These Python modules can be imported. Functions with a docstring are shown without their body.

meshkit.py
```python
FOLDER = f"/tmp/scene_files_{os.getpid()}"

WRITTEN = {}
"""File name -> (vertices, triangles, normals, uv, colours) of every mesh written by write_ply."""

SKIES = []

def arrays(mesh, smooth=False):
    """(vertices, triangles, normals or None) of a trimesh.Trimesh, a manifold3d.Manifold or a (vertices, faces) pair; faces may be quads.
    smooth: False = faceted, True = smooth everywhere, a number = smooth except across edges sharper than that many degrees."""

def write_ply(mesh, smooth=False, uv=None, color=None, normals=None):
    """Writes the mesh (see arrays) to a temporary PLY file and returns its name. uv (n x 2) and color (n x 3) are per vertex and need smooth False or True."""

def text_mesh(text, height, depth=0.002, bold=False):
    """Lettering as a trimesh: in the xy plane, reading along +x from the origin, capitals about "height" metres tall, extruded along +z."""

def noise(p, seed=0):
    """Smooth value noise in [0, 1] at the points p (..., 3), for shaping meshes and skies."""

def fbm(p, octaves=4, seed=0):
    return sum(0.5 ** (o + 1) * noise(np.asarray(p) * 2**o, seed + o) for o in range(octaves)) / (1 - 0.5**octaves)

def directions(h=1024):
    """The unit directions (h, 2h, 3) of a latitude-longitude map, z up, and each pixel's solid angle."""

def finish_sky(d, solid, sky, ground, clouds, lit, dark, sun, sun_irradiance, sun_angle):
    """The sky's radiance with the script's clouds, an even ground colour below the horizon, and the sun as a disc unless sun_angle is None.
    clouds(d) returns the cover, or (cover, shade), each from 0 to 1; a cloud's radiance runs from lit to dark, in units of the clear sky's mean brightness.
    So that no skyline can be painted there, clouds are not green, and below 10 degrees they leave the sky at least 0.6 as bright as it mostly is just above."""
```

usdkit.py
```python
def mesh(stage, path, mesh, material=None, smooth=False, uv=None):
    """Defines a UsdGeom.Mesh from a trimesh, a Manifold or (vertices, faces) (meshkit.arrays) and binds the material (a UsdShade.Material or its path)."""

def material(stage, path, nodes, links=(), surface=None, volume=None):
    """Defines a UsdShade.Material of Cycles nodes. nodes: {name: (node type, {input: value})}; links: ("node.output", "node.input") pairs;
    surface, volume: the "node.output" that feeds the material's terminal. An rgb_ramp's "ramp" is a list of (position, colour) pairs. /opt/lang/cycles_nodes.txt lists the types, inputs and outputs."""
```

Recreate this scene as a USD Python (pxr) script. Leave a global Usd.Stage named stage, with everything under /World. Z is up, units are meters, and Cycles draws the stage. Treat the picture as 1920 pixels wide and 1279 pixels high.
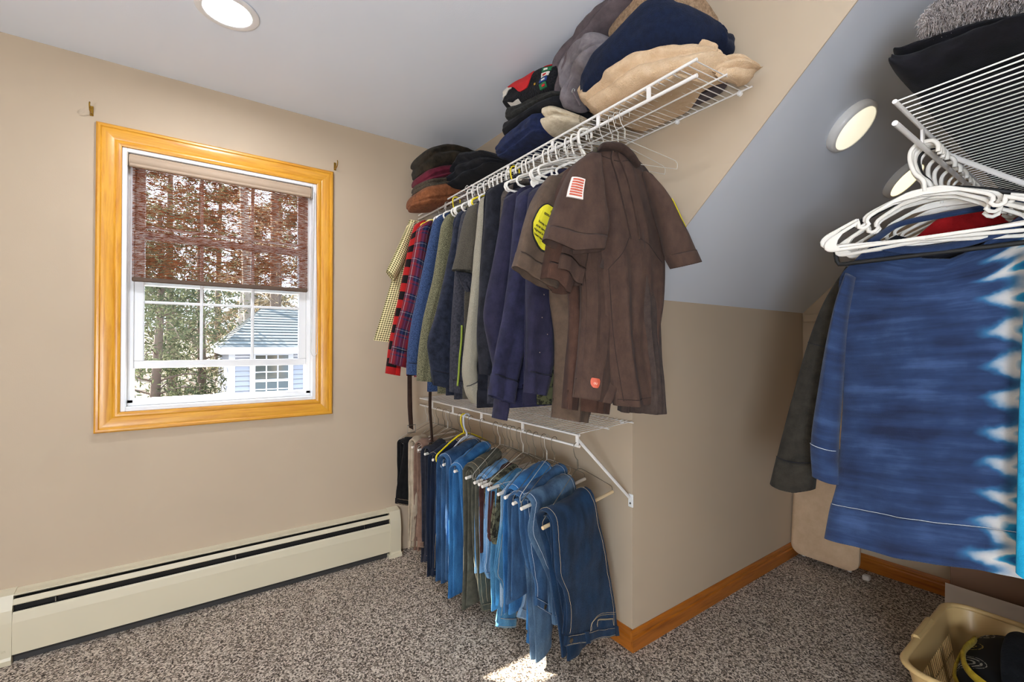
import math, random
import numpy as np, trimesh, usdkit, meshkit
from shapely.geometry import Polygon
from pxr import Gf, Sdf, Usd, UsdGeom, UsdLux, UsdShade, Vt

stage = Usd.Stage.CreateInMemory()
UsdGeom.SetStageUpAxis(stage, 'Z'); UsdGeom.SetStageMetersPerUnit(stage, 1.0)
UsdGeom.Xform.Define(stage, '/World')
UsdGeom.Scope.Define(stage, '/World/Looks')

# ------------------------------------------------------------------ camera, sky, sun, exposure
EYE = np.array([0.0, 0.0, 1.22])
FPX, YAW, PITCH, ROLL = 847.17, 0.6197, 0.0082, 0.0014
EXPOSURE = 0.96
SUN_DIR = np.array([1.05, -1.24, -1.0])          # the way the sunlight travels
SUN_POWER, SKY_POWER = 5.5, 0.95
cy_, sy_, cp_, sp_ = math.cos(YAW), math.sin(YAW), math.cos(PITCH), math.sin(PITCH)
FWD = np.array([sy_*cp_, cy_*cp_, sp_]); RGT = np.array([cy_, -sy_, 0]); UPV = np.cross(RGT, FWD)
RGT, UPV = math.cos(ROLL)*RGT+math.sin(ROLL)*UPV, -math.sin(ROLL)*RGT+math.cos(ROLL)*UPV
cam = UsdGeom.Camera.Define(stage, '/World/camera')
M = Gf.Matrix4d(*RGT, 0, *UPV, 0, *(-FWD), 0, *EYE, 1)
cam.AddTransformOp().Set(M)
cam.CreateHorizontalApertureAttr(36.0); cam.CreateVerticalApertureAttr(36.0*1279/1920)
cam.CreateFocalLengthAttr(FPX*36/1920); cam.CreateClippingRangeAttr(Gf.Vec2f(0.03, 500))
cam.CreateExposureAttr(EXPOSURE)

def look_at_dir(d):
    z = -np.asarray(d, float)/np.linalg.norm(d); x = np.cross([0, 0, 1.0], z); x /= np.linalg.norm(x); y = np.cross(z, x)
    return Gf.Matrix4d(*x, 0, *y, 0, *z, 0, 0, 0, 0, 1)
sun = UsdLux.DistantLight.Define(stage, '/World/sun')
sun.AddTransformOp().Set(look_at_dir(SUN_DIR)); sun.CreateIntensityAttr(SUN_POWER); sun.CreateAngleAttr(0.6)
sun.CreateColorAttr(Gf.Vec3f(1.0, 0.93, 0.82)); sun.CreateNormalizeAttr(True)
dome = UsdLux.DomeLight.Define(stage, '/World/sky'); dome.CreateIntensityAttr(SKY_POWER); dome.CreateColorAttr(Gf.Vec3f(0.72, 0.88, 1.08))

# ------------------------------------------------------------------ helpers
def ray(px, py):
    return FWD + RGT*(px-960)/FPX - UPV*(py-639.5)/FPX
def at(q, n, c):
    "the point of the plane n.X = c that lies along the measured direction q"
    r = ray(*q); n = np.asarray(n, float)
    return EYE + r*((c-n@EYE)/(n@r))
def atx(q, x): return at(q, (1, 0, 0), x)
def aty(q, y): return at(q, (0, 1, 0), y)
def atz(q, z): return at(q, (0, 0, 1), z)

used = {}
def numbered(path):
    k = used.get(path, 0); used[path] = k+1
    return path if k == 0 else f'{path}_{k:03d}'

class Thing:
    def __init__(s, path, loc): s.path, s.loc = path, np.asarray(loc, float)

def tagp(prim, label=None, cat=None, group=None, kind=None):
    for k, v in (('label', label), ('category', cat), ('group', group), ('kind', kind)):
        if v: prim.SetCustomDataByKey(k, v)

def thing(name, label, cat, loc=(0, 0, 0), group=None, kind=None):
    path = numbered('/World/'+name)
    x = UsdGeom.Xform.Define(stage, path); x.AddTranslateOp().Set(Gf.Vec3d(*map(float, loc)))
    tagp(x.GetPrim(), label, cat, group, kind)
    return Thing(path, loc)

def obj(name, mesh, mat, parent=None, smooth=False, uv=None, label=None, kind=None, cat=None, group=None):
    "one Mesh prim under parent (a Thing), or under /World; mesh in world coordinates"
    if isinstance(mesh, list): mesh = trimesh.util.concatenate(mesh)
    base = parent.path if parent else '/World'
    path = numbered(base+'/'+name)
    loc = parent.loc if parent else np.zeros(3)
    if isinstance(mesh, tuple): v, f = mesh
    elif hasattr(mesh, 'vertices'): v, f = np.array(mesh.vertices), np.array(mesh.faces)
    else: v, f, _ = meshkit.arrays(mesh)
    m = usdkit.mesh(stage, path, (np.asarray(v)-loc, f), mat, smooth=smooth, uv=uv)
    if uv is None and smooth is False: pass
    tagp(m.GetPrim(), label, cat, group, kind)
    return Thing(path, loc)

def struct(name, mesh, mat, smooth=False, label=None, cat=None):
    return obj(name, mesh, mat, None, smooth, kind='structure', label=label, cat=cat)

def copy_thing(src, name, label, cat, loc, group=None, rz=0.0):
    "an Xform that references src (its parts and all), at loc"
    path = numbered('/World/'+name)
    x = UsdGeom.Xform.Define(stage, path)
    x.GetPrim().GetReferences().AddInternalReference(Sdf.Path(src.path))
    x.ClearXformOpOrder()
    x.AddTranslateOp().Set(Gf.Vec3d(*map(float, loc)))
    if rz: x.AddRotateZOp().Set(math.degrees(rz))
    x.GetPrim().SetInstanceable(True)
    tagp(x.GetPrim(), label, cat, group)
    return Thing(path, loc)

def box(x0, x1, y0, y1, z0, z1):
    return trimesh.creation.box(bounds=[[min(x0, x1), min(y0, y1), min(z0, z1)], [max(x0, x1), max(y0, y1), max(z0, z1)]])
def cbox(x0, x1, y0, y1, z0, z1, c=0.003):
    "box with chamfered edges"
    x0, x1 = min(x0, x1), max(x0, x1); y0, y1 = min(y0, y1), max(y0, y1); z0, z1 = min(z0, z1), max(z0, z1)
    c = min(c, (x1-x0)*.45, (y1-y0)*.45, (z1-z0)*.45)
    pts = []
    for x, sx in ((x0, 1), (x1, -1)):
        for y, s2 in ((y0, 1), (y1, -1)):
            for z, sz in ((z0, 1), (z1, -1)):
                pts += [(x+sx*c, y+s2*c, z), (x+sx*c, y, z+sz*c), (x, y+s2*c, z+sz*c)]
    return trimesh.convex.convex_hull(np.array(pts))
def catmull(P, n):
    P = np.asarray(P, float)
    if len(P) < 3: return np.linspace(P[0], P[-1], n)
    Q = np.vstack([2*P[0]-P[1], P, 2*P[-1]-P[-2]])
    seg = np.linalg.norm(np.diff(P, axis=0), axis=1)+1e-9; cum = np.r_[0, np.cumsum(seg)]; cum /= cum[-1]
    t = np.linspace(0, 1, n); i = np.clip(np.searchsorted(cum, t, 'right')-1, 0, len(P)-2)
    u = ((t-cum[i])/(cum[i+1]-cum[i]))[:, None]
    p0, p1, p2, p3 = Q[i], Q[i+1], Q[i+2], Q[i+3]
    d1 = (p2-p0)*.5; d2 = (p3-p1)*.5
    L = np.linalg.norm(p2-p1, axis=1, keepdims=True)
    for d in (d1, d2):
        k = np.linalg.norm(d, axis=1, keepdims=True); d *= np.minimum(1, 1.1*L/(k+1e-9))
    return (2*u**3-3*u**2+1)*p1+(u**3-2*u**2+u)*d1+(-2*u**3+3*u**2)*p2+(u**3-u**2)*d2
def tube(P, r, sides=8, closed=False, flat=1.0, ref=None):
    "swept tube along P (radius r, may vary), ends capped; flat squashes it along its second axis"
    P = np.asarray(P, float); n = len(P); r = np.broadcast_to(r, (n,))
    T = np.gradient(P, axis=0) if not closed else np.roll(P, -1, 0)-np.roll(P, 1, 0)
    T /= np.linalg.norm(T, axis=1, keepdims=True)+1e-12
    a = np.cross(T[0], ref if ref is not None else ([0, 0, 1.0] if abs(T[0][2]) < .9 else [1.0, 0, 0])); a /= np.linalg.norm(a)+1e-12
    A = [a]
    for k in range(1, n):
        a = A[-1]-T[k]*(A[-1]@T[k]); a /= np.linalg.norm(a)+1e-12; A.append(a)
    A = np.array(A); B = np.cross(T, A); th = np.arange(sides)*2*np.pi/sides
    v = (P[:, None]+r[:, None, None]*(np.cos(th)[None, :, None]*A[:, None]+flat*np.sin(th)[None, :, None]*B[:, None])).reshape(-1, 3)
    f = []
    for i in range(n if closed else n-1):
        j = (i+1) % n
        for k in range(sides):
            k2 = (k+1) % sides
            f += [(i*sides+k, i*sides+k2, j*sides+k2), (i*sides+k, j*sides+k2, j*sides+k)]
    if not closed:
        v = np.vstack([v, P[0], P[-1]]); c0, c1 = n*sides, n*sides+1
        for k in range(sides):
            k2 = (k+1) % sides
            f += [(c0, k2, k), (c1, (n-1)*sides+k, (n-1)*sides+k2)]
    return trimesh.Trimesh(v, np.array(f), process=False)
def rod(a, b, r, sides=8): return tube([a, b], r, sides)
def lathe(profile, axis_p, axis_d, n=32):
    "profile (r, h) revolved about the line through axis_p along axis_d"
    d = np.asarray(axis_d, float); d /= np.linalg.norm(d)
    a = np.cross(d, [0, 0, 1.0] if abs(d[2]) < .9 else [1.0, 0, 0]); a /= np.linalg.norm(a); b = np.cross(d, a)
    th = np.arange(n)*2*np.pi/n; ring = np.cos(th)[:, None]*a+np.sin(th)[:, None]*b
    v = np.vstack([np.asarray(axis_p)+d*hh+ring*rr for rr, hh in profile]); f = []
    for i in range(len(profile)-1):
        for k in range(n):
            k2 = (k+1) % n
            f += [(i*n+k, i*n+k2, (i+1)*n+k2), (i*n+k, (i+1)*n+k2, (i+1)*n+k)]
    return trimesh.Trimesh(v, np.array(f), process=False)
def extrude(poly, o, ex, ey, ez, d):
    "2D polygon in the axes ex, ey from o, d deep along ez"
    m = trimesh.creation.extrude_polygon(Polygon(poly), d, engine='earcut')
    R = np.array([ex, ey, ez], float)
    m.vertices = np.asarray(o)+m.vertices@R
    if np.linalg.det(R) < 0: m.invert()
    return m
def fold_noise(u, v, seed, octaves=3):
    return (meshkit.fbm(np.stack([u, v, np.full_like(u, seed*7.31)], -1), octaves, seed)-.5)*2

class Panel:
    """A soft piece of cloth between two edge curves L and R (3D, both from top to bottom): front and back surface, rounded sides,
    folds that deepen downwards, an open hem with the cloth turned in. Sub-bands, patches and seams follow the same surface."""
    def __init__(s, L, R, b=.012, fold=.012, ff=3.0, fl=.8, wr=.0025, wf=(14, 9), seed=1, p=2.0, env=(.25, 1.0), hem=None, grooves=(), top=None, nref=None):
        K = 160
        s.L, s.R = catmull(L, K), catmull(R, K)
        s.C = (s.L+s.R)/2
        s.b = np.interp(np.linspace(0, 1, K), np.linspace(0, 1, len(np.atleast_1d(b))), np.atleast_1d(b)) if np.ndim(b) else np.full(K, float(b))
        W = s.R-s.L; s.W = np.linalg.norm(W, axis=1)
        T = np.gradient(s.C, axis=0); s.len = np.linalg.norm(T, axis=1).sum(); T /= np.linalg.norm(T, axis=1, keepdims=True)+1e-9
        N = np.cross(W/(s.W[:, None]+1e-9), T); N /= np.linalg.norm(N, axis=1, keepdims=True)+1e-9
        if nref is not None: N[:] = np.asarray(nref, float)/np.linalg.norm(nref)
        s.N, s.T = N, T
        s.fold, s.ff, s.fl, s.wr, s.wf, s.seed, s.p, s.env, s.hem, s.grooves, s.top = fold, ff, fl, wr, wf, seed, p, env, hem, grooves, top
        s.Wm = s.W.mean()
    def row(s, A, t):
        x = np.clip(t, 0, 1)*(len(s.C)-1); i = np.clip(x.astype(int), 0, len(s.C)-2); u = x-i
        return A[i]*(1-u)[..., None]+A[i+1]*u[..., None] if A.ndim > 1 else A[i]*(1-u)+A[i+1]*u
    def pos(s, S, t, side, extra=0.0):
        S, t = np.broadcast_arrays(np.asarray(S, float), np.asarray(t, float))
        L, R, N, b = s.row(s.L, t), s.row(s.R, t), s.row(s.N, t), s.row(s.b, t)
        W = s.row(s.W, t)
        prof = np.clip(1-np.abs(2*S-1)**s.p, 0, 1)**(1/s.p)
        D = s.fold*(s.env[0]+(s.env[1]-s.env[0])*t)*fold_noise(S*s.ff, t*s.fl, s.seed)
        w = s.wr*fold_noise(S*W*s.wf[0]+(3.3 if np.ndim(side) == 0 and side < 0 else 0), t*s.len*s.wf[1], s.seed+11)
        g = 0.0
        for (gs, depth, wid) in s.grooves:
            c = gs+.03*fold_noise(t*5, np.full_like(t, gs*9), s.seed+5)
            g = g-depth*np.exp(-((S-c)/wid)**2)
        off = D+side*((b+w+g)*prof+extra)
        q = L+(R-L)*S[..., None]+N*off[..., None]
        if s.hem is not None:
            q = q+s.row(s.T, t)*(np.interp(S, np.linspace(0, 1, len(s.hem)), s.hem)*np.clip((t-.55)/.45, 0, 1)**2)[..., None]
        if s.top is not None:
            q = q+s.row(s.T, t)*(np.interp(S, np.linspace(0, 1, len(s.top)), s.top)*np.clip((.3-t)/.3, 0, 1))[..., None]
        return q
    def mesh(s, t0=0., t1=1., extra=0., rows=36, cols=18, inner=.06, open_top=False):
        S = .5-.5*np.cos(np.pi*np.arange(cols+1)/cols)
        ring = np.r_[S[::-1], S[1:]]; side = np.r_[-np.ones(cols+1), np.ones(cols)]
        ts = np.linspace(t0, t1, rows+1); rings = []
        def make(t, ex):
            a = s.pos(S[::-1], np.full(cols+1, t), -1, ex); b = s.pos(S[1:], np.full(cols, t), 1, ex)
            return np.vstack([a, b])
        V = [make(t, extra) for t in ts]; tv = list(ts)
        dl = inner/max(s.len, 1e-6); bm = float(s.row(s.b, np.array([t1]))[0])
        ins = -min(.004, bm*.35)+extra
        V += [make(t1, ins), make(max(t1-dl, t0), ins)]; tv += [t1, t1-dl]
        V = np.array(V); n, m = V.shape[:2]
        f = []
        idx = np.arange(n*m).reshape(n, m)
        a, b, c, d = idx[:-1, :-1], idx[:-1, 1:], idx[1:, 1:], idx[1:, :-1]
        f = np.vstack([np.stack([a, b, c], -1).reshape(-1, 3), np.stack([a, c, d], -1).reshape(-1, 3)])
        caps = []
        for r, fl in ((0, False), (n-1, True)):                           # close top and the inside
            for k in range(cols):
                q = [idx[r, k], idx[r, k+1], idx[r, m-1-k-1], idx[r, m-1-k]]
                if fl: q = q[::-1]
                caps += [(q[0], q[2], q[1]), (q[0], q[3], q[2])]
        f = np.vstack([f, caps])
        Wt = s.row(s.W, np.clip(np.array(tv), 0, 1))
        u = np.concatenate([-(ring[:cols+1]), ring[cols+1:]])
        uv = np.stack([u[None]*Wt[:, None]*1.0, np.broadcast_to(np.array(tv)[:, None]*s.len, (n, m))], -1)
        return (V.reshape(-1, 3), f), uv.reshape(-1, 2)
    def patch(s, tl, sl, sr, side=-1, extra=.003, rows=8, cols=8):
        "a thin piece of cloth sewn on: t values tl, its left and right limits sl, sr (lists of equal length)"
        t = np.linspace(0, 1, rows+1); k = np.linspace(0, 1, len(tl))
        T = np.interp(t, k, tl); A = np.interp(t, k, sl); B = np.interp(t, k, sr); c = np.linspace(0, 1, cols+1)
        S = A[:, None]+(B-A)[:, None]*c; TT = np.broadcast_to(T[:, None], S.shape)
        top = s.pos(S, TT, side, extra); low = s.pos(S, TT, side, -.001)
        rim = [(0, j) for j in range(cols)]+[(i, cols) for i in range(rows)]+[(rows, j) for j in range(cols, 0, -1)]+[(i, 0) for i in range(rows, 0, -1)]
        n, m = S.shape; idx = np.arange(n*m).reshape(n, m)
        a, b, cc, d = idx[:-1, :-1], idx[:-1, 1:], idx[1:, 1:], idx[1:, :-1]
        f = np.vstack([np.stack([a, b, cc], -1).reshape(-1, 3), np.stack([a, cc, d], -1).reshape(-1, 3)])
        V = np.vstack([top.reshape(-1, 3), [top[i, j] for i, j in rim], [low[i, j] for i, j in rim]]); o = n*m; q = len(rim)
        e = [(o+i, o+(i+1) % q, o+q+(i+1) % q) for i in range(q)]+[(o+i, o+q+(i+1) % q, o+q+i) for i in range(q)]
        f = np.vstack([f, e])
        if side < 0: pass
        return (V, f)
    def seam(s, st, side=-1, r=.0012, extra=.0008, n=24, sides=5):
        st = catmull([(a, b, 0) for a, b in st], n)
        return tube(s.pos(st[:, 0], st[:, 1], side, extra), r, sides)
    def frame(s, S, t, side=-1, extra=0.):
        o = s.pos(np.array([S]), np.array([t]), side, extra)[0]
        ex = s.pos(np.array([S+.02]), np.array([t]), side, extra)[0]-o; ey = o-s.pos(np.array([S]), np.array([t+.02]), side, extra)[0]
        ex /= np.linalg.norm(ex); n = np.cross(ex, ey); n /= np.linalg.norm(n); ey = np.cross(n, ex)
        return o, ex, ey, n

def cloth(name, panel, mat, parent, **k):
    lab = k.pop('label', None)
    m, uv = panel.mesh(**k)
    return obj(name, m, mat, parent, smooth=True, uv=uv, label=lab)

# ------------------------------------------------------------------ materials
def C(hexs, k=1.0):
    h = hexs.lstrip('#'); c = [int(h[i:i+2], 16)/255 for i in (0, 2, 4)]
    return tuple(k*(x/12.92 if x <= .04045 else ((x+.055)/1.055)**2.4) for x in c)
MATS = {}
def mat(name, nodes, links, surface='p.BSDF'):
    if name not in MATS: MATS[name] = usdkit.material(stage, '/World/Looks/'+name, nodes, links, surface=surface)
    return MATS[name]
def plain(name, col, rough=.5, metal=0., bump=0., bs=200., var=0., vs=6., spec=.5, emit=None, estr=0.):
    "a plain finish with optional fine bump and slow tonal variation"
    if name in MATS: return MATS[name]
    c = C(col) if isinstance(col, str) else col
    nodes = {'p': ('principled_bsdf', {'base_color': c, 'roughness': rough, 'metallic': metal, 'specular_ior_level': spec})}
    links = []
    if emit is not None: nodes['p'][1].update(emission_color=C(emit) if isinstance(emit, str) else emit, emission_strength=estr)
    nodes['tc'] = ('texture_coordinate', {})
    if var:
        nodes['n'] = ('noise_texture', {'scale': vs, 'detail': 4.})
        nodes['r'] = ('rgb_ramp', {'ramp': [(.3, tuple(x*(1-var) for x in c)), (.7, tuple(min(1, x*(1+var)) for x in c))]})
        links += [('tc.object', 'n.vector'), ('n.fac', 'r.fac'), ('r.color', 'p.base_color')]
    if bump:
        nodes['bn'] = ('noise_texture', {'scale': bs, 'detail': 3.}); nodes['b'] = ('bump', {'strength': bump, 'distance': .002})
        links += [('tc.object', 'bn.vector'), ('bn.fac', 'b.height'), ('b.normal', 'p.normal')]
    return mat(name, nodes, links)
def fabric(name, col, col2=None, scale=60., stretch=(1, 1, 1), rough=.9, bump=.5, bs=420., sheen=.04, contrast=(.35, .65), bdist=.002):
    "cloth with a mottled yarn tone (col to col2) and a weave-fine bump"
    if name in MATS: return MATS[name]
    a = C(col) if isinstance(col, str) else col
    b = (C(col2) if isinstance(col2, str) else col2) if col2 is not None else tuple(min(1, x*1.25+.004) for x in a)
    nodes = {'tc': ('texture_coordinate', {}), 'm': ('mapping', {'scale': stretch}),
             'n': ('noise_texture', {'scale': scale, 'detail': 5., 'roughness': .65}),
             'r': ('rgb_ramp', {'ramp': [(contrast[0], a), (contrast[1], b)]}),
             'bn': ('noise_texture', {'scale': bs, 'detail': 3.}), 'b': ('bump', {'strength': bump, 'distance': bdist}),
             'p': ('principled_bsdf', {'roughness': rough, 'sheen_weight': sheen, 'sheen_roughness': .5, 'specular_ior_level': .2})}
    links = [('tc.object', 'm.vector'), ('m.vector', 'n.vector'), ('n.fac', 'r.fac'), ('r.color', 'p.base_color'),
             ('tc.object', 'bn.vector'), ('bn.fac', 'b.height'), ('b.normal', 'p.normal')]
    return mat(name, nodes, links)
def wood(name, a, b, axis=0, rough=.35, sc=1.0):
    "varnished pine or oak with the grain along one axis"
    st = [14., 14., 14.]; st[axis] = 1.0
    nodes = {'tc': ('texture_coordinate', {}), 'm': ('mapping', {'scale': tuple(x*sc for x in st)}),
             'n': ('noise_texture', {'scale': 3.0, 'detail': 6., 'roughness': .6, 'distortion': .6}),
             'r': ('rgb_ramp', {'ramp': [(.3, C(a)), (.5, C(b)), (.72, C(a))]}),
             'p': ('principled_bsdf', {'roughness': rough, 'coat_weight': .25, 'coat_roughness': .25})}
    return mat(name, nodes, [('tc.object', 'm.vector'), ('m.vector', 'n.vector'), ('n.fac', 'r.fac'), ('r.color', 'p.base_color')])
def tartan(name, xs, ys, sx, sy, bump=.4):
    "woven check: xs, ys are colour bands [(position, colour)] repeated every sx, sy metres across and along the cloth"
    if name in MATS: return MATS[name]
    rx = [(p_, C(c)) for p_, c in xs]; ry = [(p_, C(c)) for p_, c in ys]
    nodes = {'uv': ('uvmap', {'attribute': 'st'}), 'sp': ('separate_xyz', {}),
             'dx': ('math', {'math_type': 'divide', 'value2': sx}), 'dy': ('math', {'math_type': 'divide', 'value2': sy}),
             'fx': ('math', {'math_type': 'fraction'}), 'fy': ('math', {'math_type': 'fraction'}),
             'ax': ('math', {'math_type': 'add', 'value2': 40.}), 'ay': ('math', {'math_type': 'add', 'value2': 40.}),
             'rx': ('rgb_ramp', {'ramp': rx, 'interpolate': False}), 'ry': ('rgb_ramp', {'ramp': ry, 'interpolate': False}),
             'mx': ('mix', {'mix_type': 'mix', 'fac': .5}), 'tc': ('texture_coordinate', {}),
             'bn': ('noise_texture', {'scale': 500., 'detail': 2.}), 'b': ('bump', {'strength': bump, 'distance': .002}),
             'p': ('principled_bsdf', {'roughness': .9, 'sheen_weight': .04, 'specular_ior_level': .2})}
    links = [('uv.UV', 'sp.vector'), ('sp.x', 'dx.value1'), ('sp.y', 'dy.value1'), ('dx.value', 'ax.value1'), ('dy.value', 'ay.value1'), ('ax.value', 'fx.value1'), ('ay.value', 'fy.value1'),
             ('fx.value', 'rx.fac'), ('fy.value', 'ry.fac'), ('rx.color', 'mx.color1'), ('ry.color', 'mx.color2'), ('mx.color', 'p.base_color'),
             ('tc.object', 'bn.vector'), ('bn.fac', 'b.height'), ('b.normal', 'p.normal')]
    return mat(name, nodes, links)

WALL = plain('wall_paint', '#c1ad93', .75, bump=.08, bs=260., var=.02, vs=3.)
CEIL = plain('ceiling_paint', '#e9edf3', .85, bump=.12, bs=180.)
WHITE = plain('white_vinyl', '#e9e7e4', .35)
SHELFW = plain('white_epoxy', '#eae4dc', .32)
HEAT = plain('heater_enamel', '#d8cdb0', .4)
DARK = plain('dark_gap', '#17130f', .8)
BRASS = plain('brass', '#b08a3c', .3, 1.0)
STEEL = plain('steel', '#a9a7a2', .3, 1.0)
WIRE = plain('galvanised_wire', '#8d8473', .4, .8)
WIREW = plain('wire_white', '#cfc8bb', .4, .2)
PINEX = wood('pine_across', '#c47a10', '#e2a12b', 0); PINEZ = wood('pine_upright', '#c47a10', '#e2a12b', 2)
OAKX = wood('oak_across', '#8f4c10', '#b56a1e', 0); OAKY = wood('oak_deep', '#8f4c10', '#b56a1e', 1)

def carpet():
    nodes = {'tc': ('texture_coordinate', {}), 'v': ('voronoi_texture', {'scale': 190., 'feature': 'f1'}), 'n': ('noise_texture', {'scale': 260., 'detail': 4., 'roughness': .7}),
             'n2': ('noise_texture', {'scale': 2.2, 'detail': 3.}),
             'mx': ('mix', {'mix_type': 'mix', 'fac': .55}), 'r': ('rgb_ramp', {'ramp': [(.36, C('#43362b')), (.5, C('#ad9a86')), (.63, C('#f2e3d0'))]}),
             'r2': ('rgb_ramp', {'ramp': [(.35, (.86, .86, .86)), (.65, (1, 1, 1))]}), 'mm': ('mix', {'mix_type': 'multiply', 'fac': 1.}),
             'b': ('bump', {'strength': 1., 'distance': .008}), 'p': ('principled_bsdf', {'roughness': 1., 'specular_ior_level': .05, 'sheen_weight': .1})}
    return mat('carpet', nodes, [('tc.object', 'v.vector'), ('tc.object', 'n.vector'), ('tc.object', 'n2.vector'), ('v.color', 'mx.color1'), ('n.color', 'mx.color2'), ('mx.color', 'r.fac'),
                                 ('n2.fac', 'r2.fac'), ('r.color', 'mm.color1'), ('r2.color', 'mm.color2'), ('mm.color', 'p.base_color'), ('mx.color', 'b.height'), ('b.normal', 'p.normal')])

# ------------------------------------------------------------------ the room
H, D1, XB, DK, XR, ZK, TAN = 2.436, 2.582, 1.448, 1.197, 3.005, 1.412, math.tan(math.radians(44.04))
YS = DK-(H-ZK)/TAN                                  # where the slope meets the flat ceiling
XL, YB, XN = -1.7, -2.0, 1.1                        # wall behind and left of the camera, and the closet's near corner
WX0, WX1, WZ0, WZ1 = -.327, .624, .843, 2.159       # outside of the window casing
CW = .083                                           # casing width
OX0, OX1, OZ0, OZ1 = WX0+CW, WX1-CW+.01, WZ0+CW, WZ1-CW+.004
struct('floor', box(XL-.1, XR+.1, YB-.1, D1+.14, -.12, 0), carpet(), label='speckled brown grey cut-pile carpet', cat='floor')
struct('wall_front', [box(XL-.1, OX0, D1, D1+.14, 0, H), box(OX1, XB+.1, D1, D1+.14, 0, H), box(OX0, OX1, D1, D1+.14, 0, OZ0), box(OX0, OX1, D1, D1+.14, OZ1, H)], WALL)
struct('wall_side', [extrude([(D1, 0), (DK, 0), (DK, ZK), (YS, H), (D1, H)], (XB, 0, 0), (0, 1, 0), (0, 0, 1), (1, 0, 0), .004), box(XB+.004, XB+.1, DK, D1, 0, H)], WALL)
struct('wall_knee', box(XB+.1, XR+.1, DK, DK+.1, 0, ZK+.02), WALL)
struct('wall_end', box(XR, XR+.1, YB, DK, 0, H), WALL)
struct('wall_back', [box(XN, XR, -.2, -.1, 0, H), box(XN, XN+.1, YB, -.2, 0, H), box(XL-.1, XN+.1, YB-.1, YB, 0, H)], WALL)
struct('wall_left', box(XL-.1, XL, YB, D1, 0, H), WALL)
hole = Polygon([(XL-.1, YB-.1), (XR+.1, YB-.1), (XR+.1, YS), (XB+.002, YS), (XB+.002, D1+.14), (XL-.1, D1+.14)])
LAMP = aty((0, 0), 1.)*0+atz((427, 20), H)
circ = lambda c, r: [(c[0]+r*math.cos(a), c[1]+r*math.sin(a)) for a in np.linspace(0, 2*math.pi, 49)[:-1]]
LAMPS = [LAMP, np.array([-.95, -.35, H]), np.array([.8, .42, H])]  # the recessed downlight first, then the added fill globes out of view
for lp in LAMPS[:1]: hole = hole.difference(Polygon(circ(lp, .077)))
cm = trimesh.creation.extrude_polygon(hole, .1, engine='earcut'); cm.apply_translation([0, 0, H])
struct('ceiling', cm, CEIL)
sl = extrude([(DK, ZK), (YS, H), (YS, H+.1), (DK+.1, ZK+.1), (DK+.1, ZK)], (XB+.004, 0, 0), (0, 1, 0), (0, 0, 1), (1, 0, 0), XR+.1-XB)
struct('ceiling', sl, plain('slope_paint', '#d6d9de', .85, bump=.12, bs=180.), label='sloped attic ceiling above the knee wall, grey from shade put in its paint', cat='ceiling')  # ceiling paint toned darker to stand in for shade on the slope

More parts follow.
